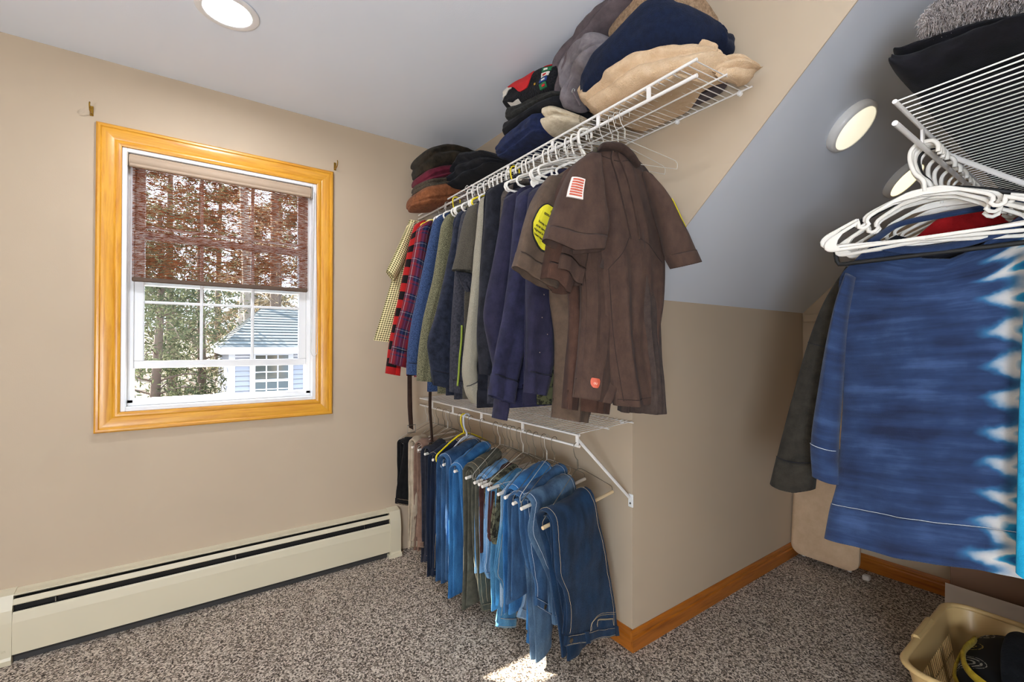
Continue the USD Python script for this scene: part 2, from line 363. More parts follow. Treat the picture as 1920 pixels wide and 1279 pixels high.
# oak baseboards with a moulded top edge
def baseboard(name, p0, p1, out, h=.082, m=OAKX):
    p0, p1 = np.array(p0, float), np.array(p1, float); d = p1-p0; L = np.linalg.norm(d); d /= L
    prof = [(0, 0), (.014, 0), (.014, h*.62), (.012, h*.66), (.0085, h*.7), (.0095, h*.78), (.008, h*.9), (.004, h), (0, h)]
    return struct(name, extrude(prof, p0, out, (0, 0, 1), d, L), m)
baseboard('baseboard_knee', (XB-.014, DK, 0), (XR, DK, 0), (0, -1, 0))
baseboard('baseboard_side', (XB, D1, 0), (XB, DK-.0, 0), (-1, 0, 0), m=OAKY)
baseboard('baseboard_end', (XR, DK, 0), (XR, -.1, 0), (-1, 0, 0), m=OAKY)
# painted cleat along the end wall at the height of the knee wall's top
struct('trim_1', cbox(XR-.03, XR, .35, DK-.012, ZK-.055, ZK-.008, .004), WALL, label='beige painted wooden cleat on the end wall beside the slope', cat='trim')

# ------------------------------------------------------------------ window
def window():
    w = thing('window_1', 'double-hung white window in a varnished pine casing, lower sash raised', 'window', (.15, D1, 1.5), kind='structure')
    prof = [(0, 0), (CW, 0), (CW, .013), (CW-.006, .019), (CW-.014, .019), (CW-.018, .015), (CW-.03, .0165), (.028, .0125), (.022, .009), (.016, .012), (.006, .011), (0, .008)]
    prof = [(a, b) for a, b in prof]
    # mitred boards: profile across (a from inner edge to outer edge), b proud of the wall
    cor = [(OX0, OZ0), (OX1, OZ0), (OX1, OZ1), (OX0, OZ1)]
    sgn = [(-1, -1), (1, -1), (1, 1), (-1, 1)]
    for k in range(4):
        a, b = cor[k], cor[(k+1) % 4]; sa, sb = sgn[k], sgn[(k+1) % 4]
        V = []
        for (c, sg) in ((a, sa), (b, sb)):
            for (o, pr) in prof: V.append((c[0]+sg[0]*o, D1-pr, c[1]+sg[1]*o))
        n = len(prof); f = []
        for i in range(n):
            j = (i+1) % n; f += [(i, j, n+j), (i, n+j, n+i)]
        f += [(0, i+1, i) for i in range(1, n-1)]+[(n, n+i, n+i+1) for i in range(1, n-1)]
        m = trimesh.Trimesh(np.array(V), np.array(f), process=False); m.fix_normals()
        obj('casing', m, PINEX if k % 2 == 0 else PINEZ, w, smooth=35)
    yo = D1+.13
    t = .018
    for nm, bx in (('jamb', (OX0, OX0+t, D1-.002, yo, OZ0, OZ1)), ('jamb', (OX1-t, OX1, D1-.002, yo, OZ0, OZ1)), ('head', (OX0+t, OX1-t, D1-.002, yo, OZ1-t, OZ1)), ('sill', (OX0+t, OX1-t, D1-.002, yo, OZ0, OZ0+t))):
        obj(nm, cbox(*bx, .002), WHITE, w)
    x0, x1, z0, z1 = OX0+t, OX1-t, OZ0+t, OZ1-t
    # inner stops / tracks
    for nm, xa, xb in (('track', x0, x0+.022), ('track', x1-.022, x1)): obj(nm, [cbox(xa, xb, D1+.045, yo-.01, z0+.012, z1, .002)], WHITE, w)
    obj('frame_bottom', cbox(x0, x1, D1+.045, yo-.01, z0, z0+.028, .002), WHITE, w)
    zb = float(aty((400, 681), D1+.06)[2])-.018             # underside of the raised lower sash
    zm = float(aty((400, 540), D1+.1)[2])                   # meeting rail of the upper sash
    glass = mat('window_glass', {'t': ('transparent_bsdf', {'color': (.97, .98, .98)}), 'g': ('glossy_bsdf', {'roughness': .02}), 'f': ('fresnel', {'ior': 1.45}), 'm': ('mix_closure', {})},
                [('f.fac', 'm.fac'), ('t.BSDF', 'm.closure1'), ('g.BSDF', 'm.closure2')], 'm.closure')
    def sash(ya, yb, za, zc, bot, top, side, cols, rowz, mw=.013):
        xa, xb = x0+.022, x1-.022
        obj('sash_rail', cbox(xa, xb, ya, yb, za, za+bot, .003), WHITE, w); obj('sash_rail', cbox(xa, xb, ya, yb, zc-top, zc, .003), WHITE, w)
        obj('sash_stile', cbox(xa, xa+side, ya, yb, za+bot, zc-top, .003), WHITE, w); obj('sash_stile', cbox(xb-side, xb, ya, yb, za+bot, zc-top, .003), WHITE, w)
        ym = (ya+yb)/2
        xs = np.linspace(xa+side, xb-side, cols+1)
        for xx in xs[1:-1]: obj('muntin', cbox(xx-mw/2, xx+mw/2, ym-.007, ym+.007, za+bot, zc-top, .003), WHITE, w)
        for zz in rowz: obj('muntin', cbox(xa+side, xb-side, ym-.0065, ym+.0065, zz-mw/2, zz+mw/2, .003), WHITE, w)
        zs = [za+bot]+list(rowz)+[zc-top]
        for i in range(cols):
            for j in range(len(zs)-1): obj('pane', box(xs[i], xs[i+1], ym-.0015, ym+.0015, zs[j], zs[j+1]), glass, w)
    zh = float(aty((400, 572), D1+.06)[2])
    sash(D1+.05, D1+.08, zb, zb+.62, .034, .034, .035, 3, [zh])
    sash(D1+.085, D1+.115, zm-.01, z1, .03, .034, .035, 3, [zm+.26])
    obj('sash_lift', [cbox(.0, .06, D1+.043, D1+.052, zb+.008, zb+.016, .002)], WHITE, w)
window()

# roller shade: cassette roll, woven brown cloth you can see through, hem bar, bead chain
def shade():
    zt, zh = OZ1-.018, float(aty((400, 531), D1+.02)[2])
    xa, xb = OX0+.022, OX1-.028
    s = thing('roller_shade', 'brown woven roller shade half lowered in the pine-cased window', 'window shade', (.15, D1+.02, zt))
    obj('shade_roll', [tube([(xa, D1+.022, zt-.03), (xb, D1+.022, zt-.03)], .027, 24), cbox(xa, xb, D1+.0, D1+.012, zt-.058, zt-.004, .004)], plain('shade_roll_back', '#b39a80', .6), s, smooth=40)
    for x in (xa-.004, xb+.004): obj('bracket', cbox(x-.002, x+.002, D1-.002, D1+.05, zt-.06, zt, .0005), plain('bracket_tan', '#b8a892', .5), s)
    n = {'tc': ('texture_coordinate', {}), 'm': ('mapping', {'scale': (9., 1., 150.)}), 'n': ('noise_texture', {'scale': 3.2, 'detail': 4., 'roughness': .7, 'distortion': .4}),
         'gt': ('math', {'math_type': 'greater_than', 'value2': .50}), 'm2': ('mapping', {'scale': (3., 1., 90.)}), 'n2': ('noise_texture', {'scale': 4., 'detail': 3.}),
         'r': ('rgb_ramp', {'ramp': [(.3, C('#5c3322')), (.5, C('#94583a')), (.7, C('#b9784e'))]}),
         'd': ('diffuse_bsdf', {}), 't': ('translucent_bsdf', {}), 'a': ('mix_closure', {'fac': .72}), 'tr': ('transparent_bsdf', {'color': (.95, .93, .92)}), 'x': ('mix_closure', {})}
    sm = mat('shade_weave', n, [('tc.object', 'm.vector'), ('m.vector', 'n.vector'), ('n.fac', 'gt.value1'), ('tc.object', 'm2.vector'), ('m2.vector', 'n2.vector'), ('n2.fac', 'r.fac'),
                                ('r.color', 'd.color'), ('r.color', 't.color'), ('d.BSDF', 'a.closure1'), ('t.BSDF', 'a.closure2'), ('gt.value', 'x.fac'), ('a.closure', 'x.closure1'), ('tr.BSDF', 'x.closure2')], 'x.closure')
    obj('shade_cloth', box(xa+.012, xb-.012, D1+.0185, D1+.0195, zh, zt-.045), sm, s)
    obj('hem_bar', cbox(xa+.012, xb-.012, D1+.013, D1+.025, zh-.016, zh+.004, .004), plain('hem_brown', '#5b4636', .7), s)
    xc = OX1-.012
    zc = float(aty((575, 668), D1)[2])
    ch = [(xc-.004, D1-.012, zt-.03)]+[(xc-.004-.012*k, D1-.013, zt-.03-(zt-zc-.06)*k) for k in np.linspace(.1, 1, 12)]
    low = [(xc-.016+.016*(1-math.cos(a)), D1-.014, zc+.03-.03*math.sin(a)) for a in np.linspace(0, math.pi, 12)[1:]]
    bk = [(xc+.016-.012*k, D1-.013, zc+.03+(zt-zc-.06)*k) for k in np.linspace(.05, 1, 12)]
    obj('bead_chain', tube(ch+low+bk, .0016, 6), plain('chain_white', '#d8d5d0', .4), s, smooth=True)
shade()

# brass curtain hooks either side of the window head
for q, lab in (((172, 208), 'small brass curtain rod hook on the wall left of the window'), ((628, 312), 'small brass curtain rod hook on the wall right of the window')):
    p = aty(q, D1); t = thing('curtain_hook', lab, 'hook', p)
    obj('back_plate', [cbox(p[0]-.006, p[0]+.006, D1-.003, D1, p[2]-.022, p[2]+.02, .001)], BRASS, t)
    obj('hook', tube(catmull([p+(0, 0, -.012), p+(0, -.02, -.016), p+(0, -.045, -.012), p+(0, -.055, .004), p+(0, -.05, .016)], 14), .0026, 8), BRASS, t, smooth=True)
    for dz in (.012, -.017): obj('screw', lathe([(0, 0), (.0032, 0), (.002, .0016), (0, .002)], p+(0, -.003, dz), (0, -1, 0), 10), BRASS, t)

# baseboard heater along the window wall
def heater():
    x0, x1 = -.545, float(aty((731, 980), D1-.06)[0])
    xe = float(aty((747, 1000), D1-.06)[0])
    t = thing('baseboard_heater', 'long cream baseboard heater under the window', 'heater', (.2, D1, 0))
    xa, xb = -1.55, x1
    d = .068
    ex = lambda prof, a, b: extrude(prof, (a, D1, 0), (0, -1, 0), (0, 0, 1), (1, 0, 0), b-a)
    obj('back_plate', ex([(0, .02), (.004, .02), (.004, .232), (.022, .238), (.05, .252), (.05, .256), (.02, .2585), (0, .262)], xa, xb), HEAT, t)
    obj('front_panel', ex([(d-.004, .036), (d, .034), (d+.001, .155), (d-.003, .186), (d-.01, .193), (d-.012, .191), (d-.006, .183), (d-.003, .155)], x0, xb), HEAT, t)
    obj('damper', ex([(.046, .225), (.062, .2195), (.064, .2235), (.05, .239), (.046, .238)], x0, xb), HEAT, t)
    obj('heating_element', [cbox(x0, xb, D1-d+.012, D1-.006, .05, .195, .003), box(x0, xb, D1-.045, D1-.006, .195, .236)], DARK, t)
    obj('base_shadow_strip', ex([(.006, 0), (.05, 0), (.05, .018), (.058, .03), (.058, .034), (.006, .034)], x0, xb), plain('heater_toe', '#3a3836', .6), t)  # dark strip coloured as the shade below the front panel
    cap = [(0, .0), (d+.004, .0), (d+.008, .02), (d+.004, .03), (d+.004, .16), (d, .205), (.05, .257), (.02, .264), (0, .266)]
    obj('end_cap', ex(cap, x1, xe+.012), HEAT, t); obj('end_cap', ex(cap, -.9, x0), HEAT, t); obj('foot', ex([(0, 0), (d+.016, 0), (d+.014, .02), (0, .026)], x1-.012, xe+.014), HEAT, t)
    obj('front_panel', ex([(d-.004, .036), (d, .034), (d+.001, .16), (d-.003, .198), (d-.01, .206)], xa, -.9), HEAT, t)
    for q in ((105, 1110), (442, 1033), (683, 978)):
        p = aty(q, D1-.06); obj('damper_clip', cbox(p[0]-.0015, p[0]+.0015, D1-.066, D1-.04, .2, .217, .0005), STEEL, t)
    tm = meshkit.text_mesh('Slant/Fin', .011, .0008); tm.vertices = np.array([-.622, D1-d-.0042, .052])+tm.vertices@np.array([[1., 0, 0], [0, 0, 1], [0, -1, 0]])
    obj('emblem', tm, plain('emblem_tan', '#c2b698', .4), t)
heater()

# ceiling lights, with added fill lamps out of view
EMIT = lambda name, col, s: plain(name, '#ffffff', .5, emit=col, estr=s)
LAMP_STRENGTH = 110.
FILL_LANTERN = 30.  # brightness of the added fill lantern
def downlight(p, lab):
    t = thing('downlight', lab, 'ceiling light', p)
    obj('trim_ring', lathe([(.077, .0), (.077, -.002), (.1, -.0015), (.102, -.004), (.098, -.0075), (.08, -.008), (.076, -.006), (.074, .03)], p, (0, 0, 1), 48), WHITE, t, smooth=40)
    obj('lens', lathe([(0, -.001), (.04, -.0015), (.07, .001), (.0755, .006), (.0755, .02), (0, .02)], p, (0, 0, 1), 48), EMIT('lamp_lens', (.92, .97, 1.08), LAMP_STRENGTH), t, smooth=40)
downlight(LAMPS[0], 'round recessed ceiling light glowing above the window')
for lp, lab, gs in zip(LAMPS[1:], ('added fill globe out of view over the left half of the room', 'added fill globe out of view overhead beside the right-hand shelf'), (9., 3.5)):  # added fill globes, out of view, to brighten ceiling and slope
    t = thing('globe_light', lab, 'ceiling light', lp)
    obj('canopy', lathe([(0, 0), (.07, 0), (.07, -.012), (.05, -.022), (.03, -.05), (.03, -.07)], lp, (0, 0, 1), 32), WHITE, t, smooth=40)
    obj('globe', lathe([(.03, -.06)]+[(.1*math.sin(a), -.16+.1*math.cos(a)) for a in np.linspace(.3, math.pi, 14)], lp, (0, 0, 1), 32), EMIT('globe_glass_%d' % gs, (.86, .97, 1.13), gs), t, smooth=True)
fp = np.array([-.85, -.7, 0]); t = thing('floor_lamp', 'added fill lantern on a white stand out of view behind the camera', 'fill lamp', fp)  # added fill lantern, out of view, to even out the room light
obj('base', lathe([(0, 0), (.13, 0), (.13, .012), (.04, .025), (.012, .03), (0, .03)], fp, (0, 0, 1), 32), WHITE, t, smooth=40)
obj('pole', rod(fp+[0, 0, .03], fp+[0, 0, .70], .011, 12), WHITE, t, smooth=40)
obj('globe', lathe([(.02, .69)]+[(.25*math.sin(a), .94-.25*math.cos(a)) for a in np.linspace(.2, math.pi, 16)], fp, (0, 0, 1), 32), EMIT('floor_globe_glass', (.83, .97, 1.18), FILL_LANTERN), t, smooth=True)
NS = np.array([0, -math.sin(math.radians(44.04)), -math.cos(math.radians(44.04))])
for q, lab, es in (((1592, 235), 'round frosted disc light on the slope, left of the pair', .42), ((1690, 333), 'round frosted disc light on the slope, partly behind the hangers', .9)):
    p = at(q, (0, TAN, 1), ZK+TAN*DK); t = thing('slope_light', lab, 'ceiling light', p)
    obj('rim', lathe([(.088, .0), (.09, .004), (.089, .02), (.083, .027), (.0765, .029), (.0745, .026)], p, NS, 48), plain('lamp_rim', '#dddad4', .3), t, smooth=40)
    obj('lens', lathe([(.0755, .0265), (.06, .031), (.03, .0335), (0, .034)], p, NS, 48), EMIT('slope_lens_%d' % (es*100), (1., .90, .62) if es < .5 else (1., .84, .45), es), t, smooth=True)

# ------------------------------------------------------------------ wire shelves
def rail_z(y): return 1.966+.012*(y-.72)
def wire_shelf(label, along, across, o, n, depth, z_back, z_lip, drop, mid_at, long_lip=True, drops=(), clips=(), braces=(), over=.0):
    """Ventilated shelf: o is the wall end of its first wire; wires every inch along 'along', each 'depth' long in the direction 'across'."""
    a, c, up = np.array(along, float), np.array(across, float), np.array([0, 0, 1.0]); o = np.array(o, float)
    t = thing('wire_shelf', label, 'shelf', (o[0], o[1], z_back))
    P = lambda i, s, z: o+a*i+c*s+up*(z-o[2])
    zz = lambda s: z_back+(z_lip-z_back)*s/depth
    L = n*.0254
    for k in range(n):
        obj('wire', rod(P(k*.0254, 0, zz(0)+.004), P(k*.0254, depth, zz(depth)+.004), .0016, 6), SHELFW, t, smooth=40)
    obj('back_rod', rod(P(-.012, .008, z_back), P(L, .008, z_back), .0028, 8), SHELFW, t, smooth=40)
    for m in mid_at: obj('middle_rod', rod(P(-.012, m, zz(m)-.0005), P(L, m, zz(m)-.0005), .0028, 8), SHELFW, t, smooth=40)
    obj('front_rod', rod(P(-.012, depth, z_lip), P(L, depth, z_lip), .0046, 10), SHELFW, t, smooth=40)
    obj('hang_rod', rod(P(-.012, depth, z_lip-drop), P(L, depth, z_lip-drop+.012*L*(1 if long_lip else 0)), .0055 if long_lip else .0046, 10), SHELFW, t, smooth=40)
    for d in drops: obj('drop_bar', [obj_bar(P(d, depth, z_lip-.002), P(d, depth, z_lip-drop), a)], SHELFW, t)
    for d in clips: obj('wall_clip', lathe([(0, -.006), (.008, -.006), (.008, .004), (.004, .008), (0, .008)], P(d, .006, z_back-.003), c, 12), WHITE, t, smooth=40)
    for (d, dz) in braces:
        obj('brace', tube([P(d, depth, z_lip-.01), P(d, .012, z_back-dz)], .0062, 8, flat=.55, ref=a), SHELFW, t, smooth=40)
        obj('brace_foot', cbox(*sum(([min(x, y), max(x, y)] for x, y in zip(P(d-.012, 0, z_back-dz-.04), P(d+.012, .006, z_back-dz+.012))), []), .002), WHITE, t)
        obj('screw', lathe([(0, 0), (.0045, 0), (.003, .003), (0, .003)], P(d, .006, z_back-dz-.024), c, 10), STEEL, t)
    return t
def obj_bar(p, q, a):
    p, q, a = np.array(p), np.array(q), np.array(a); b = np.cross(a, [0, 0, 1.0])
    pts = [x+a*i*.007+b*j*.0025 for x in (p, q) for i in (-1, 1) for j in (-1, 1)]
    return trimesh.convex.convex_hull(np.array(pts))
wire_shelf('long white wire shelf with hanging rail high on the side wall, loaded with folded clothes', (0, 1, 0), (-1, 0, 0), (XB, .727, 2.036), 73, .31, 2.036, 2.011, .045, (.155,), True,
           drops=(.15, .36, .6, .9, 1.2, 1.5), clips=(.03, .26, .6, 1.0, 1.5))
wire_shelf('lower white wire shelf with hanging rail behind the jeans', (0, 1, 0), (-1, 0, 0), (XB, 1.197, .909), 54, .303, .909, .893, .04, (.15,), False,
           drops=(.0, .33, .66, .95, 1.2), clips=(.05, .5, 1.0), braces=((.006, .3),))
wire_shelf('white wire shelf overhead at the right with empty hangers on its rail', (1, 0, 0), (0, 1, 0), (1.2, -.1, 1.743), 70, .399, 1.743, 1.726, .045, (.2,), True,
           drops=(.19, .6, 1.0), clips=(.2, .8), braces=((.385, .36),))

# ------------------------------------------------------------------ hangers
PLASTIC = plain('hanger_white', '#ece5d8', .35); YELLOW = plain('hanger_yellow', '#e8cf22', .35); BLACKP = plain('hanger_black', '#191817', .6)
CARD = plain('card_tube', '#e6ddd0', .7); WOODT = plain('card_tube_tan', '#dcc095', .7)
def local(o, yaw):
    ex = np.array([math.cos(yaw), math.sin(yaw), 0]); ev = np.array([-math.sin(yaw), math.cos(yaw), 0])
    return lambda u, w, v=0.: np.asarray(o, float)+ex*u+ev*v+np.array([0, 0, 1.0])*w
HOOK = [(0, -.088), (-.002, -.066), (-.016, -.045), (-.0225, -.018), (-.0215, .000), (-.013, .0105), (0, .013), (.013, .0105), (.0205, .000), (.0205, -.014)]
def plastic_hanger(label, o, yaw=0., m=None, group=None, wide=.2, drop=.185, r=.0042):
    t = thing('plastic_hanger', label, 'hanger', o, group)
    F = local(o, yaw); m = m or PLASTIC
    obj('hook', tube(catmull([F(u, w) for u, w in HOOK], 26), .0036, 7), m, t, smooth=True)
    s = wide/.2
    sh = [(0, -.086), (.03*s, -.09), (.09*s, -.11), (.165*s, -.143), (.195*s, -.158), (.203*s, -.17), (.196*s, -drop), (.17*s, -drop-.004), (0, -drop-.004)]
    full = sh+[(-u, w) for u, w in sh[-2:0:-1]]
    obj('body', tube(catmull([F(u, w) for u, w in full+full[:1]], 70)[:-1], r, 7, closed=True, ref=[0, 1.0, .1]), m, t, smooth=True)
    return t
def notch_hanger(label, o, yaw=0., m=None, tilt=0.):
    "flat moulded hanger with strap notches and broad shoulder ends"
    t = thing('notched_hanger', label, 'hanger', o); F0 = local(o, yaw); m = m or PLASTIC
    ct, st = math.cos(tilt), math.sin(tilt)
    F = lambda u, w, v=0.: F0(u*ct-w*st, u*st+w*ct, v)
    hk = [(u*1.15, w*1.15) for u, w in HOOK]
    obj('hook', tube(catmull([F(u, w) for u, w in hk], 30), .0048, 8), m, t, smooth=True)
    for sg in (1, -1):
        top = [(.0, -.098), (.03, -.100), (.075, -.120), (.105, -.1365), (.111, -.148), (.105, -.154), (.116, -.164), (.128, -.158), (.126, -.146), (.133, -.149), (.165, -.166), (.19, -.180), (.2005, -.192), (.198, -.204), (.186, -.209), (.15, -.2095), (0, -.2095)]
        obj('arm', tube(catmull([F(sg*u, w) for u, w in top], 60), .0031, 7, flat=1.5, ref=F(0, 1)-F(0, 0)), m, t, smooth=True)
        obj('shoulder_end', extrude([(sg*.160, -.166), (sg*.185, -.179), (sg*.2005, -.192), (sg*.198, -.205), (sg*.183, -.2085), (sg*.166, -.2085), (sg*.176, -.196), (sg*.173, -.184)], F(0, 0, -.002), F(1, 0)-F(0, 0), F(0, 1)-F(0, 0), F(0, 0, 1)-F(0, 0), .004), m, t)
    obj('spine', extrude([(-.032, -.097), (.032, -.097), (.07, -.117), (.03, -.112), (0, -.109), (-.03, -.112), (-.07, -.117)], F(0, 0, -.0025), F(1, 0)-F(0, 0), F(0, 1)-F(0, 0), F(0, 0, 1)-F(0, 0), .005), m, t)
    return t
def wire_hanger(label, o, yaw=0., tubem=None, half=.2, drop=.225, tilt=0., group=None, shirt=False):
    WIRE_ = WIREW if shirt else WIRE; t = thing('wire_hanger', label, 'hanger', o, group); F0 = local(o, yaw); ct, st = math.cos(tilt), math.sin(tilt)
    F = lambda u, w, v=0.: F0(u*ct-w*st, u*st+w*ct, v)
    k = .82
    obj('hook', tube(catmull([F(u*k, w*.8+.002) for u, w in HOOK[1:]], 22), .0013, 5), WIRE_, t, smooth=True)
    tw = np.linspace(0, 1, 26)
    for ph in (0, math.pi): obj('twisted_neck', tube([F(.0022*math.cos(9*2*x+ph), -.05-.035*x, .0022*math.sin(9*2*x+ph)) for x in tw], .0011, 5), WIRE_, t, smooth=True)
    for sg in (1, -1): obj('arm', tube(catmull([F(0, -.085), F(sg*.02, -.09), F(sg*half*.95, -drop+.028), F(sg*half*1.0, -drop+.016), F(sg*half*.985, -drop)], 24), .0012, 5), WIRE_, t, smooth=True)
    if shirt: obj('lower_wire', tube([F(-half*.985, -drop), F(half*.985, -drop)], .0012, 5), WIRE_, t)
    else: obj('card_tube', tube([F(-half, -drop), F(half, -drop)], .0065, 12), tubem or CARD, t, smooth=40)
    return t

# ------------------------------------------------------------------ fabrics
TH = plain('thread_tan', '#b9a27e', .8); THW = plain('thread_pale', '#c9cdd2', .8); THD = plain('thread_dark', '#1b1a22', .9); THB = plain('thread_brown', '#2e211b', .9)
GINGHAM = tartan('gingham_yellow', [(0, '#efe0a8'), (.5, '#4d4520')], [(0, '#efe0a8'), (.5, '#4d4520')], .011, .011)
BUFFALO = tartan('buffalo_red', [(0, '#c81f1c'), (.5, '#150b0b')], [(0, '#d4211e'), (.5, '#150b0b')], .085, .085)
FLANNEL = tartan('flannel_red_navy', [(0, '#6c1a22'), (.34, '#1c2540'), (.44, '#9b9496'), (.47, '#1c2540'), (.62, '#33406a'), (.7, '#1c2540'), (.8, '#74202a'), (.93, '#9b9496'), (.96, '#6c1a22')],
                 [(0, '#7a1c25'), (.36, '#1c2540'), (.44, '#a39b98'), (.47, '#1c2540'), (.66, '#7a1c25'), (.8, '#27304f'), (.86, '#7a1c25')], .085, .088)
BLUEF = fabric('blue_heather', '#18233a', '#40547a', 330., contrast=(.38, .62)); OLIVE = fabric('olive_tweed', '#2b291b', '#837e60', 330., contrast=(.37, .63))
BLK = fabric('black_jersey', '#131318', '#25252c', 30.); CHAR = fabric('charcoal_jersey', '#25242a', '#3d3c43', 120.); NAVYD = fabric('navy_black_knit', '#161821', '#2a2e3d', 40.)
TEE = fabric('heather_tee', '#26221d', '#5d5649', 520., contrast=(.34, .66)); GREYH = fabric('pale_heather', '#77705f', '#a39b88', 480., contrast=(.34, .66)); TAUPE = fabric('taupe_knit', '#3a322c', '#5a5047', 120.)
NAVY = fabric('navy_sweat', '#1c1b2c', '#302f4a', 26., contrast=(.3, .75)); NAVY2 = fabric('navy_sweat_worn', '#1d1b2b', '#2f2c42', 22., contrast=(.3, .75)); CAMO = fabric('camo_print', '#17170f', '#4a4a30', 22., contrast=(.48, .52))
BROWN = fabric('brown_twill', '#42312a', '#544035', 34., (1, 1, .6), contrast=(.3, .7), bs=620.); BROWN2 = fabric('brown_twill_dusty', '#504034', '#625041', 30., contrast=(.3, .7), bs=620.); BROWN3 = fabric('brown_twill_red', '#422d24', '#533a2e', 34., contrast=(.3, .7), bs=620.)

def hsides(pl, pr, y, dy=0., f=None):
    return [aty(q, y) for q in pl], [aty(q, y+dy) for q in pr]
def generic_body(y, z_top, z_hem, half, u0=0., yaw=0., b=.018, seed=3, xc=1.145, **k):
    F = local((xc+u0, y, 0), yaw)
    n = z_top-z_hem
    L = [F(-.07, z_top), F(-.14, z_top-.035), F(-half*.88, z_top-.075), F(-half*.93, z_top-.2), F(-half, z_top-.4*n-.1), F(-half*1.02, z_hem)]
    R = [F(.07, z_top), F(.14, z_top-.035), F(half*.88, z_top-.075), F(half*.93, z_top-.2), F(half, z_top-.4*n-.1), F(half*1.02, z_hem)]
    return Panel(L, R, b, seed=seed, fold=k.pop('fold', .022), ff=k.pop('ff', 4.), **k)
def generic_right_sleeve(y, z_top, length, short=False, seed=9, xc=1.145, dx=0.):
    l = .2 if short else .56
    o = np.array([xc+dx, y, z_top])
    if short: L = [o+(.13, 0, -.06), o+(.17, .0, -.14), o+(.20, 0, -.2)]; R = [o+(.19, 0, -.05), o+(.26, 0, -.12), o+(.285, 0, -.17)]
    else: L = [o+(.14, 0, -.06), o+(.17, .0, -.2), o+(.17, 0, -.4), o+(.18, 0, -length)]; R = [o+(.2, 0, -.055), o+(.25, 0, -.2), o+(.26, 0, -.4), o+(.255, 0, -length)]
    return Panel(L, R, .022, seed=seed, fold=.01)

def garment(label, cat, y, m, sleeve=None, sb=.026, cuff=None, body=None, zt=None, zh=1.02, half=.235, seed=1, cuffm=None, cover=None, extra_body=None, hang='plastic', bm=None, loc=None, fold=.024, group=None, sy=-.03, right=True, hemband=True, short=False, name=None, u0=0.):
    "a garment on the upper rail: body, left sleeve facing the room (from its two measured edges), right sleeve, collar, cuffs"
    zr = rail_z(y); zt = zt or zr-.085
    t = thing(name or cat.replace(' ', '_'), label, cat, (1.139, y, zt), group)
    bm = bm or m
    P = Panel(*body, .02, seed=seed, fold=.02, ff=4.) if body else generic_body(y, zt, zh, half, u0=u0, seed=seed)
    cloth('body', P, bm, t, rows=34, cols=18)
    if hemband and not body: cloth('hem_band', P, bm, t, t0=.93, t1=1.004, extra=.003, rows=6, cols=18)
    if sleeve:
        S = Panel(*hsides(sleeve[0], sleeve[1], y+sy), sb, seed=seed+20, fold=fold, ff=2.2, fl=1.3, wr=.011, wf=(10, 6), p=2.2, top=(.035, .012, 0, -.008, -.012))
        cloth('sleeve', S, m, t, rows=44, cols=18)
        if cuff: cloth('cuff', S, cuffm or m, t, t0=cuff, t1=1.005, extra=.0035, rows=8, cols=18); obj('cuff_seam', S.seam([(s, cuff) for s in np.linspace(.02, .98, 9)], side=-1, extra=.004), THD, t)
        t.S = S
    if right: cloth('sleeve', generic_right_sleeve(y, zt, .6 if not short else .2, short, seed+40), m, t, rows=20, cols=10)
    cc = [(1.139+.075*math.cos(a), y+.03*math.sin(a), zt+.012-.0*math.cos(a)) for a in np.linspace(0, 2*math.pi, 20)[:-1]]
    obj('collar', tube(cc, .011, 7, closed=True), m, t, smooth=True)
    t.P = P
    if hang == 'plastic': plastic_hanger('white plastic hanger under the '+label.split(' hanging')[0], (1.139, y, zr), 0.)
    elif hang == 'yellow': plastic_hanger('yellow plastic hanger under the '+label.split(' hanging')[0], (1.139, y, zr), 0., YELLOW)
    elif hang == 'wire': wire_hanger('twisted wire hanger under the '+label.split(' hanging')[0], (1.139, y, zr), 0., shirt=True, drop=.16)
    return t

# far to near along the upper rail
g = garment('yellow and black gingham shirt hanging at the window end of the rail', 'shirt', 2.28, GINGHAM, ([(766, 416), (752, 448), (738, 478), (724, 508)], [(778, 418), (768, 455), (756, 495), (739, 527)]), seed=2, zt=1.885, short=True, hang='wire',
            body=([aty(q, 2.28) for q in ((768, 412), (752, 455), (739, 510), (722, 570), (701, 638))], [aty(q, 2.28) for q in ((810, 425), (835, 460), (835, 520), (832, 580), (825, 655))]))
g = garment('red and black buffalo plaid shirt hanging next to the gingham shirt', 'shirt', 2.2, BUFFALO, ([(779, 414), (768, 455), (757, 510), (744, 575), (731, 640), (723, 700)], [(796, 418), (789, 460), (779, 510), (768, 580), (756, 640), (750, 705)]), seed=3, zt=1.875, zh=1.06, hang='wire', fold=.01)
g = garment('red and navy tartan flannel shirt hanging with its sleeve in front', 'shirt', 2.1, FLANNEL, ([(795, 412), (784, 425), (777, 460), (768, 510), (755, 570), (741, 620), (729, 681)], [(808, 420), (802, 450), (797, 500), (789, 560), (777, 620), (763, 690)]), cuff=.9, seed=4, zt=1.865, zh=1.06, hang='yellow', fold=.012)
g = garment('blue heather fleece pullover hanging beside the tartan flannel', 'pullover', 1.95, BLUEF, ([(819, 400), (812, 415), (800, 470), (785, 540), (772, 600), (763, 660), (762, 702)], [(842, 402), (838, 425), (828, 480), (815, 540), (800, 600), (791, 650), (783, 704)]), cuff=.93, seed=5, zt=1.86, zh=1.0)
g = garment('olive tweed knit jacket hanging beside the blue fleece', 'jacket', 1.85, OLIVE, ([(838, 396), (828, 420), (820, 470), (812, 520), (800, 570), (790, 620), (784, 670), (782, 714)], [(862, 398), (857, 430), (850, 490), (838, 545), (822, 600), (814, 650), (808, 716)]), seed=6, zt=1.855, zh=1.0)
